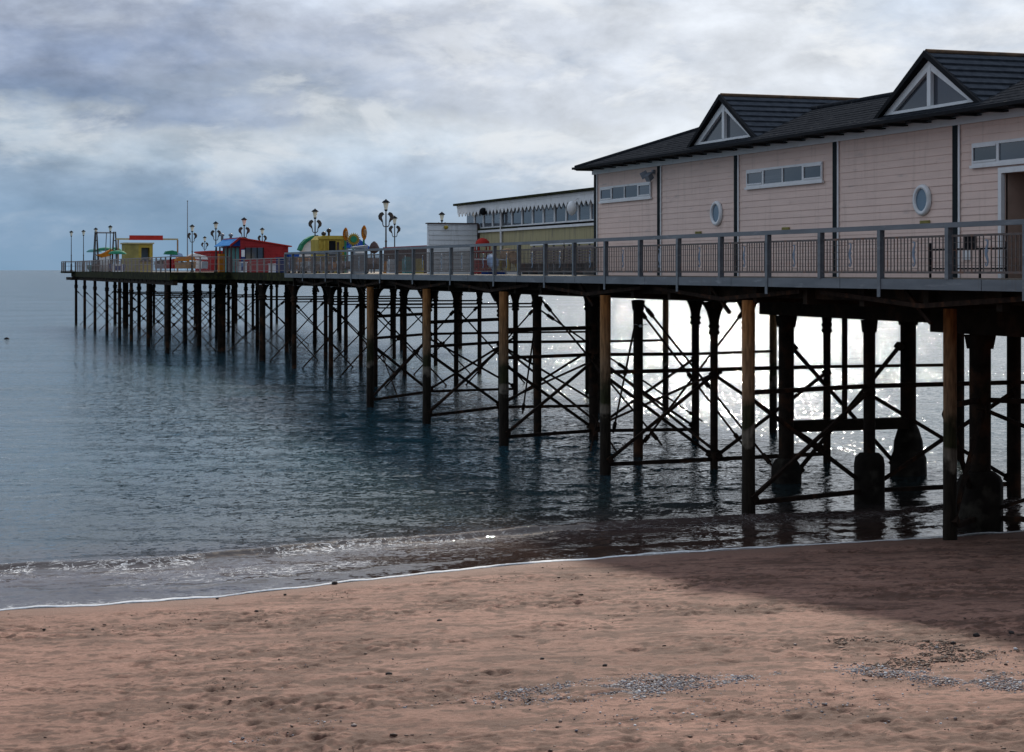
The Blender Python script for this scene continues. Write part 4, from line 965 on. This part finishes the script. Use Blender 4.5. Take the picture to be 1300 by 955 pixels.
for px, py, lab in lampsA:
    s = (HOR-py)/3.9; w = CS*(px+130)/s; t = T(px, w)
    o = protoA if first else copy_tree(protoA); first = False
    o.location = (w, t, DECK); o['label'] = lab; o.rotation_euler = (0, 0, -TH)
lampsB = [(90.5, 293, 'plain lamp post at the extreme sea end of the pier'), (106, 290, 'plain lamp post with small side speaker, second from sea end'), (121.6, 289, 'plain lamp post against the outer leg of the swing trestle'), (140, 286, 'plain lamp post against the inner leg of the swing trestle')]
first = True
for px, py, lab in lampsB:
    s = (HOR-py)/4.3; w = max(CS*(px+130)/s, 18.8) if px > 95 else 17.9; t = min(T(px, w), T_END-.6)
    w = W(px, t)
    o = protoB if first else copy_tree(protoB); first = False
    o.location = (w, t, DECK); o['label'] = lab
s = (HOR-265)/3.9; w = CS*530/s; t = T(400, w)
tag(MB().lathe((w+.12, t-.1, EYE+2.05), [(.03, -.17), (.14, -.1), (.17, 0), (.14, .1), (.03, .17)], 10).build('ball_speaker', M['black'], org=(w+.12, t-.1, EYE+2)), 'dark round speaker fixed to the ornate lamp post by the green slide', 'speaker')

# flagpole
w = 27; t = T(238, w); fp = thing('flagpole', (w, t, DECK), 'thin bare flagpole standing on the pier head', 'flagpole')
MB().tube((w, t, DECK), (w, t, Z(238, 256, w)), .07, 8, .035).build('pole', M['grey'], fp)
MB().lathe((w, t, Z(238, 256, w)), [(.02, -.03), (.09, .04), (.02, .12)], 8).build('finial', M['grey'], fp)

# ------------------------------------------------------------------ red kiosk
tk = 130.2; ka, kb = W(305, tk), W(366, tk); kio = thing('red_kiosk', ((ka+kb)/2, tk+3.5, DECK), 'red boarded kiosk with sloping roof and pale blue lean-to canopy', 'kiosk')
sk_ = SCL(335, (ka+kb)/2); zl, zr_ = EYE+(HOR-303)/sk_, EYE+(HOR-312.5)/sk_; tf = tk+7
mb = MB(); mb.prism([(ka, DECK), (kb, DECK), (kb, zr_), (ka, zl)], 'y', tk, tf)
for i in range(1, 14):
    z = DECK+i*.19; we_ = kb if z < zr_-.15 else ka+(kb-ka)*max(.02, (zl-z-.15)/(zl-zr_))
    if z < zl-.2: mb.box(ka+.02, min(we_, kb)-.02, tk-.02, tk-.001, z, z+.16)
mb.build('wall', M['red'], kio)
MB().prism([(ka-.02, zl), (ka-.02, zl+.08), (kb+.25, zr_+.02), (kb+.25, zr_-.06)], 'y', tk-.12, tf).build('roof', M['redb'], kio)
f = MB(); f.box(W(311, tk), W(334, tk), tk-.06, tk-.025, EYE+(HOR-329)/sk_, EYE+(HOR-314.5)/sk_); wn = f.build('window', M['glass'], kio)
for i in range(4):
    x_ = W(311, tk)+(W(334, tk)-W(311, tk))*i/3; B(x_-.04, x_+.04, tk-.085, tk-.061, EYE+(HOR-329)/sk_, EYE+(HOR-314.5)/sk_).build('mullion', M['black'], wn)
kc = W(293, tk); zc = EYE+(HOR-311.5)/SCL(293, kc)
MB().prism([(kc, zc-.03), (kc, zc+.02), (ka+.1, zl+.10), (ka+.1, zl+.04)], 'y', tk+.001, tf+.3).build('canopy', M['sky'], kio)
MB().prism([(kc-.06, zc-.12), (kc-.06, zc+.05), (ka, zl+.14), (ka, zl-.03)], 'y', tk-.1, tk).build('barge_board', M['red'], kio)
MB().prism([(kc+.1, zc-.06), (ka-.002, zl-.06), (ka-.002, zc-.06)], 'y', tk+.01, tk+.06).build('gable_panel', M['blue'], kio)
for i in range(5):
    t = tk+.3+6.4*i/4; B(kc+.02, kc+.12, t-.06, t+.06, DECK, zc-.04).build('post', M['brown'], kio)
for i in range(4):
    t = tk+.4+6.3*i/4; B(ka-.05, ka-.003, t, t+1.1, DECK, zc-.15).build('door', M['teal'], kio)
MB().prism([(ka+.3, zl-.3), (ka+1.6, zl+.25), (kb, zr_-.2)], 'y', tf+.02, tf+4).build('rear_roof', M['timber'], kio)
for px in (293, 282):
    x_ = W(px, tf+2.2); MB().lathe((x_, tf+2.2, zl-.6), [(.10, 0), (.10, .92), (.18, .96), (.18, 1.06), (.03, 1.16)], 10).build('roof_vent', M['grey'], kio)
w = 22.7; t = T(281, w); tag(B(w-.2, w+.2, t-.4, t+.4, DECK, EYE+1.2).build('vending_machine', M['orange'], org=(w, t, DECK)), 'yellow orange vending box under the red kiosk canopy', 'vending machine')
t = tk-.5; w = W(308.5, t); sg = thing('notice_board', (w, t, DECK), 'narrow white and blue notice board by the red kiosk window', 'notice board')
MB().box(w-.14, w+.14, t-.03, t+.03, DECK+.1, EYE+1.5).build('panel', M['blue'], sg); MB().box(w-.12, w+.12, t-.05, t-.031, EYE+.95, EYE+1.45).build('upper_sheet', M['white'], sg); MB().box(w-.12, w+.12, t-.05, t-.031, EYE+.25, EYE+.62).build('lower_sheet', M['sky'], sg)
for px, hh, lab in ((308, .5, 'white topped bin in front of the red kiosk notice board'), (347, .35, 'white panel box standing below the red kiosk wall'), (356.5, .75, 'blue box by the shoreward corner of the red kiosk')):
    w = 23.6; t = T(px, w); o = MB().box(w-.22, w+.22, t-.5, t+.5, DECK, EYE+hh).box(w-.26, w+.26, t-.55, t+.55, EYE+hh+.001, EYE+hh+.08).build('box_bin', M['blue'] if px > 350 else M['hutw'], org=(w, t, DECK)); tag(o, lab, 'bin')

# small red shed further out
w0_, t_ = 29.0, T(268, 29); s2 = thing('red_shed', (w0_+1.2, t_, DECK), 'small low red shed behind the seaward side of the red kiosk', 'shed')
MB().box(w0_, w0_+2.6, t_, t_+10, DECK, EYE+1.75).build('wall', M['red'], s2); MB().box(w0_-.1, w0_+2.7, t_-.1, t_+10.1, EYE+1.751, EYE+1.9).build('roof', M['redb'], s2)

# ------------------------------------------------------------------ yellow castle ride, sunflowers, blue hood, green slide
t = 108.0; w0, w1 = W(404.5, t), W(440, t); cas = thing('yellow_ride', ((w0+w1)/2, t+1, DECK), 'yellow fort shaped ride with dark doorway and two ball topped funnels', 'ride')
zt = EYE+(HOR-299.5)/SCL(420, (w0+w1)/2); wc = (w0+w1)/2
mb = MB(); mb.prism([(w0, DECK), (w1, DECK), (w1, zt-.05), (w1-.1, zt), (w0+.25, zt), (w0, zt-.25)], 'y', t, t+2.2)
for f in (0, .16, .30, .72, .9): mb.box(w0+(w1-w0)*f+.02, w0+(w1-w0)*f+.1, t-.07, t-.001, DECK, zt-.3)
mb.box(w0-.05, w1+.05, t-.1, t-.002, zt-.22, zt-.1)
mb.build('body', M['yellow'], cas)
MB().box(W(417.5, t), W(426, t), t-.03, t-.003, DECK+.2, zt-.32).build('doorway', M['black'], cas)
MB().box(W(427.5, t), W(431, t), t-.03, t-.003, DECK+1.0, zt-.4).build('window', M['brown'], cas)
for px, py in ((411, 297), (417.5, 293)):
    wv = W(px, t+.6); zz_ = EYE+(HOR-py)/SCL(px, wv); MB().tube((wv, t+.6, zt-.05), (wv, t+.6, zz_-.1), .07, 8).lathe((wv, t+.6, zz_), [(.04, -.14), (.14, -.06), (.16, 0), (.12, .1), (.03, .14)], 10).build('funnel', M['lampm'], cas)
def sunflower(px, py, t, r, turn, label, centre):
    w = W(px, t); z = EYE+(HOR-py)/SCL(px, w); o = thing('sunflower_sign', (w, t, DECK), label, 'sunflower', 'giant sunflowers on the rides')
    def pt(a, rr, dy): 
        x = rr*math.cos(a); return (w+x*math.cos(turn)-dy*math.sin(turn), t+x*math.sin(turn)+dy*math.cos(turn), z+rr*math.sin(a))
    mb = MB(); n = 20
    for i in range(n):
        a = 2*math.pi*i/n; da = .15
        mb.add([pt(a-da, r*.45, .02), pt(a-da*.8, r*.8, .05), pt(a, r*1.05, 0), pt(a+da*.8, r*.8, .05), pt(a+da, r*.45, .02), pt(a, r*.7, -.06)], [(0, 1, 5), (1, 2, 5), (2, 3, 5), (3, 4, 5), (4, 0, 5)])
    mb.add([pt(2*math.pi*i/n, r*.78, .0) for i in range(n)]+[pt(2*math.pi*i/n, r*.78, .08) for i in range(n)], [tuple(range(n)), tuple(range(n, 2*n))[::-1]])
    mb.build('petals', M['yellow'] if centre == 'green' else M['orange'], o)
    mb = MB(); mb.add([pt(2*math.pi*i/n, r*.46, -.10) for i in range(n)]+[pt(2*math.pi*i/n, r*.5, .02) for i in range(n)], [tuple(range(n)), tuple(range(n, 2*n))[::-1]]+[(i, (i+1) % n, n+(i+1) % n, n+i) for i in range(n)])
    mb.build('flower_centre', M['green'] if centre == 'green' else M['tan'], o)
    MB().tube((w, t+.12, DECK), (w, t+.12, z), .06, 8).build('stalk', M['green'], o)
sunflower(449, 304, 103.5, .40, -.1, 'giant round sunflower facing the shore with green centre', 'green')
sunflower(439, 297.5, 105.5, .40, 1.0, 'giant sunflower turned sideways at the corner of the yellow fort ride', 'o')
sunflower(462.5, 295.5, 104.5, .44, 1.0, 'giant sunflower turned sideways on the slope of the blue hood', 'o')
t = 107; w0, w1 = W(439.5, t), W(474, t); wc = W(457, t); hd = thing('ride_canopy', (wc, t+2, DECK), 'dark blue peaked canopy of a ride behind the round sunflower', 'canopy')
mb = MB(); za = EYE+(HOR-298)/SCL(457, wc); zb_ = EYE+1.35
mb.add([(w0, t, zb_), (w1, t, zb_-.1), (w1, t+4, zb_), (w0, t+4, zb_), (wc-.15, t+1.6, za), (wc+.2, t+2.2, za)], [(0, 1, 5, 4), (1, 2, 5), (2, 3, 4, 5), (3, 0, 4)])
mb.add([(w0, t, zb_), (w1, t, zb_-.1), (w1, t+4, zb_), (w0, t+4, zb_)], [(3, 2, 1, 0)]); mb.build('roof', M['blue'], hd)
for x_, y_ in ((w0+.1, t+.1), (w1-.1, t+.1), (w1-.1, t+3.9), (w0+.1, t+3.9)): MB().tube((x_, y_, DECK), (x_, y_, zb_+.02), .06, 8).build('post', M['grey'], hd)
w = W(475, 106); tag(MB().lathe((w, 106, EYE+1.35), [(.1, -.35), (.3, -.2), (.32, 0), (.2, .25), (.05, .38)], 9).tube((w, 106, DECK), (w, 106, EYE+1.1), .05, 6).build('flower_model', M['brown'], org=(w, 106, DECK)), 'dark brown rounded flower model at the right of the blue canopy', 'ride model')
t = 114; sl = thing('green_slide', (W(391, t), t+1, DECK), 'green and white arched slide left of the yellow fort ride', 'slide')
mb = MB(); pts = [(W(p, t), EYE+(HOR-q)/SCL(p, W(p, t))) for p, q in ((380, 318), (383, 311), (388, 305.5), (394, 302), (399, 300.5), (403, 302))]
for (a, za_), (b, zb2) in zip(pts, pts[1:]): mb.beam((a, t, za_), (b, t, zb2), .8, .18)
mb.build('arch_tube', M['green'], sl)
MB().prism([(p[0]+.05, p[1]-.12) for p in pts]+[(pts[-1][0], DECK), (pts[0][0], DECK)], 'y', t-.2, t+.2).build('side_panel', M['hutw'], sl)
w = 24.2; 
for px, hh, mm, lab in ((372, 1.05, 'blue', 'dark blue ride car with white bars at the end of the grey walkway'), (384, .75, 'orange', 'orange ride car below the green slide'), (393, .55, 'hutw', 'white ride car behind the walkway railing near the lamp post'), (411, .5, 'tan', 'tan ticket stall below the yellow fort ride'), (427, .45, 'orange', 'orange slatted gate beneath the yellow fort doorway'), (440, .5, 'brown', 'dark brown crate beside the grey cabinet'), (471, .65, 'brown', 'dark ride car to the right of the grey cabinet')):
    t = T(px, w); c = thing('ride_car', (w, t, DECK), lab, 'ride car')
    mb = MB(); mb.prism([(t-.9, DECK+.2), (t+.9, DECK+.2), (t+1.0, EYE+hh-.35), (t+.55, EYE+hh-.1), (t-.4, EYE+hh), (t-.95, EYE+hh-.3)], 'x', w-.4, w+.4); mb.build('body', M[mm], c)
    MB().box(w-.43, w-.401, t-.8, t+.8, DECK+.55, DECK+.68).build('side_stripe', M['white'], c)
    for dt in (-.55, .55): MB().tube((w-.42, t+dt, DECK+.18), (w-.3, t+dt, DECK+.18), .18, 12).build('wheel', M['black'], c)
# brown hoarding
w = 24.3; t1, t0 = T(487, w), T(541, w); ho = thing('hoarding', (w, (t0+t1)/2, DECK), 'dark brown boarded hoarding behind the railing left of the white screen wall', 'hoarding')
mb = MB(); n = 24
for i in range(n): mb.box(w, w+.04+(i % 2)*.01, t0+(t1-t0)*i/n, t0+(t1-t0)*(i+.96)/n, DECK, EYE+1.13)
mb.build('boards', M['brown'], ho); MB().box(w-.04, w+.08, t0, t1, EYE+1.131, EYE+1.2).build('cap_rail', M['red'], ho)
for i, (px, mm) in enumerate(((492, 'orange'), (496, 'hutw'), (516, 'teal'), (507, 'tan'), (531, 'olive'))):
    t = T(px, w-.5); b_ = MB().box(w-.65, w-.3, t-.25, t+.25, DECK, EYE+.35+.1*(i % 3)).box(w-.6, w-.35, t-.2, t+.2, EYE+.351+.1*(i % 3), EYE+.45+.1*(i % 3)).build('game_cabinet', M[mm], org=(w-.5, t, DECK))
    tag(b_, ('orange', 'white', 'teal', 'tan', 'olive')[i]+' game cabinet standing against the brown hoarding', 'cabinet', 'small cabinets before the hoarding')

# ------------------------------------------------------------------ pier head rides
t = 178.; w0, w1 = W(158.5, t), W(194, t); yk = thing('yellow_kiosk', ((w0+w1)/2, t+1, DECK), 'yellow square kiosk with open serving window on the pier head', 'kiosk')
zt = EYE+(HOR-310)/SCL(176, (w0+w1)/2); wm = W(176, t)
MB().box(w0, wm, t, t+2.6, DECK, zt).build('olive_wall', M['olive'], yk)
mb = MB(); mb.box(wm+.001, w1, t, t+2.6, DECK, DECK+1.1); a, b = W(179.5, t), W(190, t); zA, zB = DECK+1.1, zt-.35
mb.box(wm+.001, a, t, t+2.6, DECK+1.101, zt); mb.box(b, w1, t, t+2.6, DECK+1.101, zt); mb.box(a+.001, b-.001, t, t+2.6, zB, zt); mb.build('wall', M['yellow'], yk)
MB().box(a, b, t+1.4, t+1.5, zA, zB).build('window_sky_panel', M['lblue'], yk)  # light blue sheet added in place of bright sky seen through the opening
MB().box(w0-.12, w1+.12, t-.15, t+2.75, zt+.001, zt+.14).build('roof', M['cream'], yk)
MB().box(a-.1, b+.1, t-.3, t-.001, DECK+1.02, DECK+1.1).build('counter', M['brown'], yk)
# red sign on a long cream gantry
t = 182.; gt = thing('sign_gantry', (W(185, t), t, DECK), 'long cream gantry carrying a red banner sign above the yellow kiosk', 'gantry')
zg = EYE+(HOR-304)/SCL(185, W(185, t))
MB().box(W(147, t), W(226, t), t-.1, t+.1, zg-.06, zg+.10).build('crossbeam', M['cream'], gt)
for px in (150, 225.5): MB().box(W(px, t)-.07, W(px, t)+.07, t-.07, t+.07, DECK, zg-.061).build('post', M['tan'], gt)
sgn = MB().box(W(164, t), W(206.5, t), t-.2, t-.101, EYE+(HOR-305)/SCL(185, W(185, t)), EYE+(HOR-299)/SCL(185, W(185, t))).build('banner', M['redb'], gt)
# swing trestle
t = 186.; tr = thing('swing_trestle', (W(132, t), t, DECK), 'dark steel swing trestle with two splayed towers and a crossbar', 'swing ride')
zt = EYE+(HOR-295.5)/SCL(132, W(132, t))
for px in (121.8, 145.5):
    wv = W(px, t); mb = MB()
    for dx, dy in ((-.28, -.5), (.28, -.5), (.28, .5), (-.28, .5)): mb.beam((wv+dx, t+dy, DECK), (wv+dx*.3, t+dy*.2, zt+.1), .1, .1)
    for f in (.3, .55, .8): mb.box(wv-.25+.18*f, wv+.25-.18*f, t-.5+.4*f, t+.5-.4*f, DECK+(zt-DECK)*f-.04, DECK+(zt-DECK)*f+.04)
    mb.build('tower', M['lampm'], tr)
MB().tube((W(121.8, t), t, zt), (W(145.5, t), t, zt), .08, 8).build('crossbar', M['grey'], tr)
mb = MB(); wv = W(134, t); zz_ = EYE+1.75
mb.prism([(wv-.95, zz_-.25), (wv-.3, zz_-.05), (wv+.5, zz_+.35), (wv+.7, zz_+.2), (wv+.5, zz_-.3), (wv-.4, zz_-.5)], 'y', t-.5, t+.5); bo = mb.build('boat', M['orange'], tr)
MB().tube((wv, t, zz_+.1), (wv+.1, t, zt), .05, 6).build('swing_arm', M['grey'], tr)
def tub(px, py, w, r, mm, m2, label):
    t = T(px, w); z = EYE+(HOR-py)/SCL(px, w); o = thing('tub_ride', (w, t, DECK), label, 'tub ride', 'tub rides on the pier head')
    MB().lathe((w, t, DECK), [(r*.7, 0), (r, .35), (r*1.05, .7), (r*.9, .72)], 14).build('tub', M[m2], o)
    MB().lathe((w, t, z), [(r*1.15, -.28), (r*1.1, -.18), (r*.75, .0), (r*.1, .08)], 14).build('canopy', M[mm], o)
    MB().tube((w, t, DECK+.3), (w, t, z), .05, 6).build('mast', M['grey'], o)
tub(134, 315, 20.0, .85, 'green', 'hutw', 'green canopied tub ride below the swing trestle boat'); tub(149, 319, 19.8, .75, 'green', 'blue', 'green canopied tub ride with blue tub beside the yellow kiosk'); tub(120, 317, 19.8, .75, 'teal', 'teal', 'teal tub ride nearest the sea end of the pier'); tub(146, 315, 21.2, .6, 'green', 'hutw', 'small green canopied tub ride left of the yellow kiosk roof')
w = 20.2; t = T(135.5, w)+1.6; tag(B(w-.6, w+.6, t, t+.5, DECK, EYE+1.6).box(w-.65, w+.65, t-.05, t+.55, EYE+1.601, EYE+1.68).build('ticket_booth', M['hutw'], org=(w, t, DECK)), 'plain pale grey ticket booth under the green canopied rides', 'booth')
w = 19.4; t = T(150, w); bq = thing('ice_chest', (w, t, DECK), 'white chest with blue front behind the head railing', 'chest'); MB().box(w-.42, w+.42, t, t+.8, DECK, DECK+.75).build('body', M['white'], bq); MB().box(w-.34, w+.34, t-.015, t-.001, DECK+.12, DECK+.55).build('front_panel', M['blue'], bq)
for px, py, t, m1, m2, lab in ((217, 318, 160, 'green', 'red', 'dark green and red animal ride on the pier head'), (231, 326, 156, 'orange', 'tan', 'orange topped ride left of the flagpole foot'), (239.5, 325, 157, 'orange', 'tan', 'orange tan ride just at the flagpole foot'), (247, 322, 158, 'hutw', 'white', 'white rounded ride right of the flagpole'), (255, 324, 160, 'hutw', 'grey', 'pale grey ride left of the small red shed'), (205, 330, 162, 'lampm', 'grey', 'dark spidery ride right of the yellow kiosk'), (224, 321, 166, 'lblue', 'grey', 'pale blue ride behind the orange topped ride')):
    w = W(px, t); z = EYE+(HOR-py)/SCL(px, w); c = thing('ride_car', (w, t, DECK), lab, 'ride car')
    MB().prism([(w-.5, DECK+.3), (w+.5, DECK+.3), (w+.55, DECK+.9), (w+.3, (z+DECK)/2+.2), (w-.4, (z+DECK)/2+.1), (w-.55, DECK+.9)], 'y', t-.6, t+.6).build('body', M[m2], c)
    MB().prism([(w-.6, z-.35), (w+.55, z-.4), (w+.45, z-.1), (w+.05, z), (w-.45, z-.08)], 'y', t-.5, t+.5).build('top', M[m1], c)
    MB().tube((w, t, DECK+.3), (w, t, z-.2), .06, 6).build('mast', M['grey'], c)

# ------------------------------------------------------------------ gull
w = 21.6; t = T(813.5, w); z = Z(813.5, 414, w)
gb = MB(); gb.tube((w-.02, t-.14, z-.01), (w, t+.02, z), .02, 8, .05); gb.tube((w, t+.02, z), (w+.01, t+.16, z), .05, 8, .012)
for sg in (-1, 1):
    gb.add([(w+sg*.03, t-.05, z+.01), (w+sg*.16, t-.08, z+.045), (w+sg*.30, t+.04, z+.02), (w+sg*.15, t+.06, z+.04), (w+sg*.03, t+.06, z+.01), (w+sg*.15, t, z+.06)], [(0, 1, 5), (1, 2, 5), (2, 3, 5), (3, 4, 5), (4, 0, 5)])
tag(gb.build('gull', M['gull'], org=(w, t, z)), 'pale gull gliding low in front of the dark piles', 'gull')
bx, by = cam2w(*[(v) for v in ((8.5-650)/FPX*EYE*FPX/(431-HOR), EYE*FPX/(431-HOR))])
tag(MB().lathe((bx, by, 0), [(.1, -.2), (.22, -.05), (.26, .04), (.16, .13), (.05, .18)], 10).build('buoy', M['black'], org=(bx, by, 0)), 'small dark buoy floating alone far left of the pier', 'buoy')

# ------------------------------------------------------------------ light
AZ = TH + R(7.5); EL = R(27.5)
S = Vector((math.cos(EL)*math.sin(AZ), math.cos(EL)*math.cos(AZ), math.sin(EL)))
sl_ = bpy.data.lights.new('sun', 'SUN'); sl_.energy = 5.0; sl_.angle = R(2.0); sl_.color = (1, .91, .79)
so = bpy.data.objects.new('sun', sl_); COL.objects.link(so); so.rotation_euler = S.to_track_quat('Z', 'Y').to_euler()

wd = bpy.data.worlds.new('World'); SC.world = wd; wd.use_nodes = True
nt = wd.node_tree; N, L = nt.nodes, nt.links
bg = N['Background']; bg.inputs['Strength'].default_value = .1
sk = N.new('ShaderNodeTexSky'); sk.sky_type = 'NISHITA'; sk.sun_disc = False; sk.sun_elevation = EL; sk.sun_rotation = AZ; sk.air_density = 1.2; sk.dust_density = 1.5
tc = N.new('ShaderNodeTexCoord'); sep = N.new('ShaderNodeSeparateXYZ'); L.new(tc.outputs['Generated'], sep.inputs[0])
def math_(op, a, b=None, c=None, clamp=False):
    n = N.new('ShaderNodeMath'); n.operation = op; n.use_clamp = clamp
    for i, v in enumerate((a, b, c)):
        if v is None: continue
        if isinstance(v, (int, float)): n.inputs[i].default_value = v
        else: L.new(v, n.inputs[i])
    return n.outputs[0]
def noise(scale, stretch, detail, rough=.55, dist=0., loc=(0, 0, 0)):
    mp = N.new('ShaderNodeMapping'); mp.inputs['Scale'].default_value = stretch; mp.inputs['Location'].default_value = loc
    n = N.new('ShaderNodeTexNoise'); n.inputs['Scale'].default_value = scale; n.inputs['Detail'].default_value = detail; n.inputs['Roughness'].default_value = rough; n.inputs['Distortion'].default_value = dist
    L.new(tc.outputs['Generated'], mp.inputs[0]); L.new(mp.outputs[0], n.inputs['Vector']); return n.outputs['Fac']
n_big = noise(6, (1, 1, 3.2), 8, .55, .3); n_med = noise(17, (1, 1, 2.2), 9, .58, .25, (3, 1, 0)); n_sm = noise(40, (1, 1, 1.6), 7, .6)
el = math_('ADD', sep.outputs['Z'], math_('MULTIPLY', math_('SUBTRACT', n_big, .5), .075))
el = math_('ADD', el, math_('MULTIPLY', math_('SUBTRACT', n_med, .5), .045))
rp = N.new('ShaderNodeValToRGB'); L.new(math_('DIVIDE', el, .3), rp.inputs[0])
E = rp.color_ramp.elements
E[0].position = 0; E[0].color = (.21, .34, .49, 1); E[1].position = 1; E[1].color = (.72, .83, 1.0, 1)
for p, c in ((.09, (.25, .37, .52)), (.16, (.31, .42, .56)), (.22, (.43, .53, .64)), (.265, (.50, .57, .65)), (.30, (.29, .37, .505)), (.37, (.325, .395, .535)), (.45, (.40, .465, .60)), (.55, (.60, .69, .84))):
    e = E.new(p); e.color = (*c, 1)
# cloud texture lightens and darkens the layers
n_bl = noise(11, (1, 1, 2.0), 7, .55, .2, (1, 7, 3))
bil = math_('SUBTRACT', math_('MULTIPLY', math_('ABSOLUTE', math_('SUBTRACT', n_bl, .5)), 2.0), .2)
tex = math_('ADD', math_('MULTIPLY', math_('SUBTRACT', n_med, .5), .85), math_('ADD', math_('MULTIPLY', math_('SUBTRACT', n_sm, .5), .28), math_('ADD', math_('MULTIPLY', bil, .6), 1.0)))
low = N.new('ShaderNodeMapRange'); low.inputs[1].default_value = .01; low.inputs[2].default_value = .06; L.new(sep.outputs['Z'], low.inputs[0])
tx = N.new('ShaderNodeMixRGB'); tx.inputs[1].default_value = (1, 1, 1, 1); L.new(low.outputs[0], tx.inputs[0])
cmb = N.new('ShaderNodeCombineXYZ'); [L.new(tex, cmb.inputs[i]) for i in range(3)]; L.new(cmb.outputs[0], tx.inputs[2])
cl = N.new('ShaderNodeMixRGB'); cl.blend_type = 'MULTIPLY'; cl.inputs[0].default_value = 1; L.new(rp.outputs[0], cl.inputs[1]); L.new(tx.outputs[0], cl.inputs[2])
# brighter, whiter cloud towards the sun's side
dt = N.new('ShaderNodeVectorMath'); dt.operation = 'DOT_PRODUCT'; L.new(tc.outputs['Generated'], dt.inputs[0])
dt.inputs[1].default_value = (math.sin(TH+R(27)), math.cos(TH+R(27)), .35)
lit = N.new('ShaderNodeMapRange'); lit.interpolation_type = 'SMOOTHSTEP'; lit.inputs[1].default_value = .80; lit.inputs[2].default_value = 1.0
L.new(math_('ADD', dt.outputs['Value'], math_('MULTIPLY', math_('SUBTRACT', n_big, .5), .12)), lit.inputs[0])
wt = N.new('ShaderNodeMixRGB'); L.new(math_('MULTIPLY', lit.outputs[0], .85), wt.inputs[0]); L.new(cl.outputs[0], wt.inputs[1])
wcol = N.new('ShaderNodeMixRGB'); wcol.blend_type = 'MULTIPLY'; wcol.inputs[0].default_value = .8; wcol.inputs[1].default_value = (.86, .90, .95, 1); L.new(tx.outputs[0], wcol.inputs[2]); L.new(wcol.outputs[0], wt.inputs[2])
n_pf = noise(13, (1, 1, 2.6), 11, .6, .35, (5, 2, 8)); pf = N.new('ShaderNodeMapRange'); pf.interpolation_type = 'SMOOTHSTEP'; pf.inputs[1].default_value = .49; pf.inputs[2].default_value = .62; L.new(n_pf, pf.inputs[0])
bw = N.new('ShaderNodeValToRGB'); L.new(math_('DIVIDE', el, .3), bw.inputs[0]); Q = bw.color_ramp.elements; Q[0].position = .06; Q[0].color = (0, 0, 0, 1); Q[1].position = 1; Q[1].color = (.6, .6, .6, 1)
for p, c in ((.17, .55), (.25, .95), (.285, .75), (.31, .10), (.45, .22), (.6, .45)):
    e = Q.new(p); e.color = (c, c, c, 1)
pm = N.new('ShaderNodeMixRGB'); pm.inputs[2].default_value = (.68, .73, .78, 1); L.new(wt.outputs[0], pm.inputs[1]); L.new(math_('MULTIPLY', math_('MULTIPLY', pf.outputs[0], bw.outputs[0]), .62), pm.inputs[0])
pb = N.new('ShaderNodeMixRGB'); pb.inputs[2].default_value = (.93, .95, .97, 1); L.new(pm.outputs[0], pb.inputs[1]); L.new(math_('MULTIPLY', math_('MULTIPLY', pf.outputs[0], lit.outputs[0]), .6), pb.inputs[0])
n_dk = noise(7, (1, 1, 3.0), 9, .58, .3, (2, 9, 4)); dk = N.new('ShaderNodeMapRange'); dk.interpolation_type = 'SMOOTHSTEP'; dk.inputs[1].default_value = .50; dk.inputs[2].default_value = .66; L.new(n_dk, dk.inputs[0])
wt = N.new('ShaderNodeMixRGB'); wt.blend_type = 'MULTIPLY'; wt.inputs[2].default_value = (.72, .78, .86, 1); L.new(pb.outputs[0], wt.inputs[1]); L.new(math_('MULTIPLY', math_('MULTIPLY', dk.outputs[0], low.outputs[0]), .75), wt.inputs[0])
# behind the viewer the cloud is greyer and dimmer
bk = N.new('ShaderNodeMapRange'); bk.inputs[1].default_value = -.9; bk.inputs[2].default_value = .5; bk.inputs[3].default_value = .66; bk.inputs[4].default_value = 1.0; L.new(dt.outputs['Value'], bk.inputs[0])
sc_ = N.new('ShaderNodeVectorMath'); sc_.operation = 'SCALE'; L.new(wt.outputs[0], sc_.inputs[0]); L.new(math_('MULTIPLY', bk.outputs[0], 10.0), sc_.inputs['Scale'])
# clear sky only in gaps high up
gap = N.new('ShaderNodeMapRange'); gap.inputs[1].default_value = .55; gap.inputs[2].default_value = .68; L.new(noise(3, (1, 1, 1), 6, .55, 0, (9, 4, 2)), gap.inputs[0])
hi = N.new('ShaderNodeMapRange'); hi.inputs[1].default_value = .2; hi.inputs[2].default_value = .5; L.new(sep.outputs['Z'], hi.inputs[0])
fin = N.new('ShaderNodeMixRGB'); L.new(math_('MULTIPLY', gap.outputs[0], hi.outputs[0]), fin.inputs[0]); L.new(sc_.outputs[0], fin.inputs[1]); L.new(sk.outputs[0], fin.inputs[2])
L.new(fin.outputs[0], bg.inputs['Color'])

# ------------------------------------------------------------------ camera and output
cam = bpy.data.cameras.new('camera'); co = bpy.data.objects.new('camera', cam); COL.objects.link(co)
co.location = (0, 0, EYE); co.rotation_euler = (R(90), 0, -TH)
cam.sensor_width = 36; cam.lens = 36*FPX/1300; cam.shift_y = -(477.5-HOR)/1300; cam.clip_end = 100000; cam.clip_start = .5
SC.camera = co
SC.view_settings.view_transform = 'Standard'; SC.view_settings.look = 'None'; SC.view_settings.exposure = 0; SC.view_settings.gamma = 1; SC.view_settings.use_curve_mapping = False
SC.cycles.use_denoising = True; SC.cycles.sample_clamp_indirect = 4; SC.cycles.max_bounces = 6; SC.cycles.transparent_max_bounces = 6; SC.cycles.caustics_reflective = False; SC.cycles.caustics_refractive = False
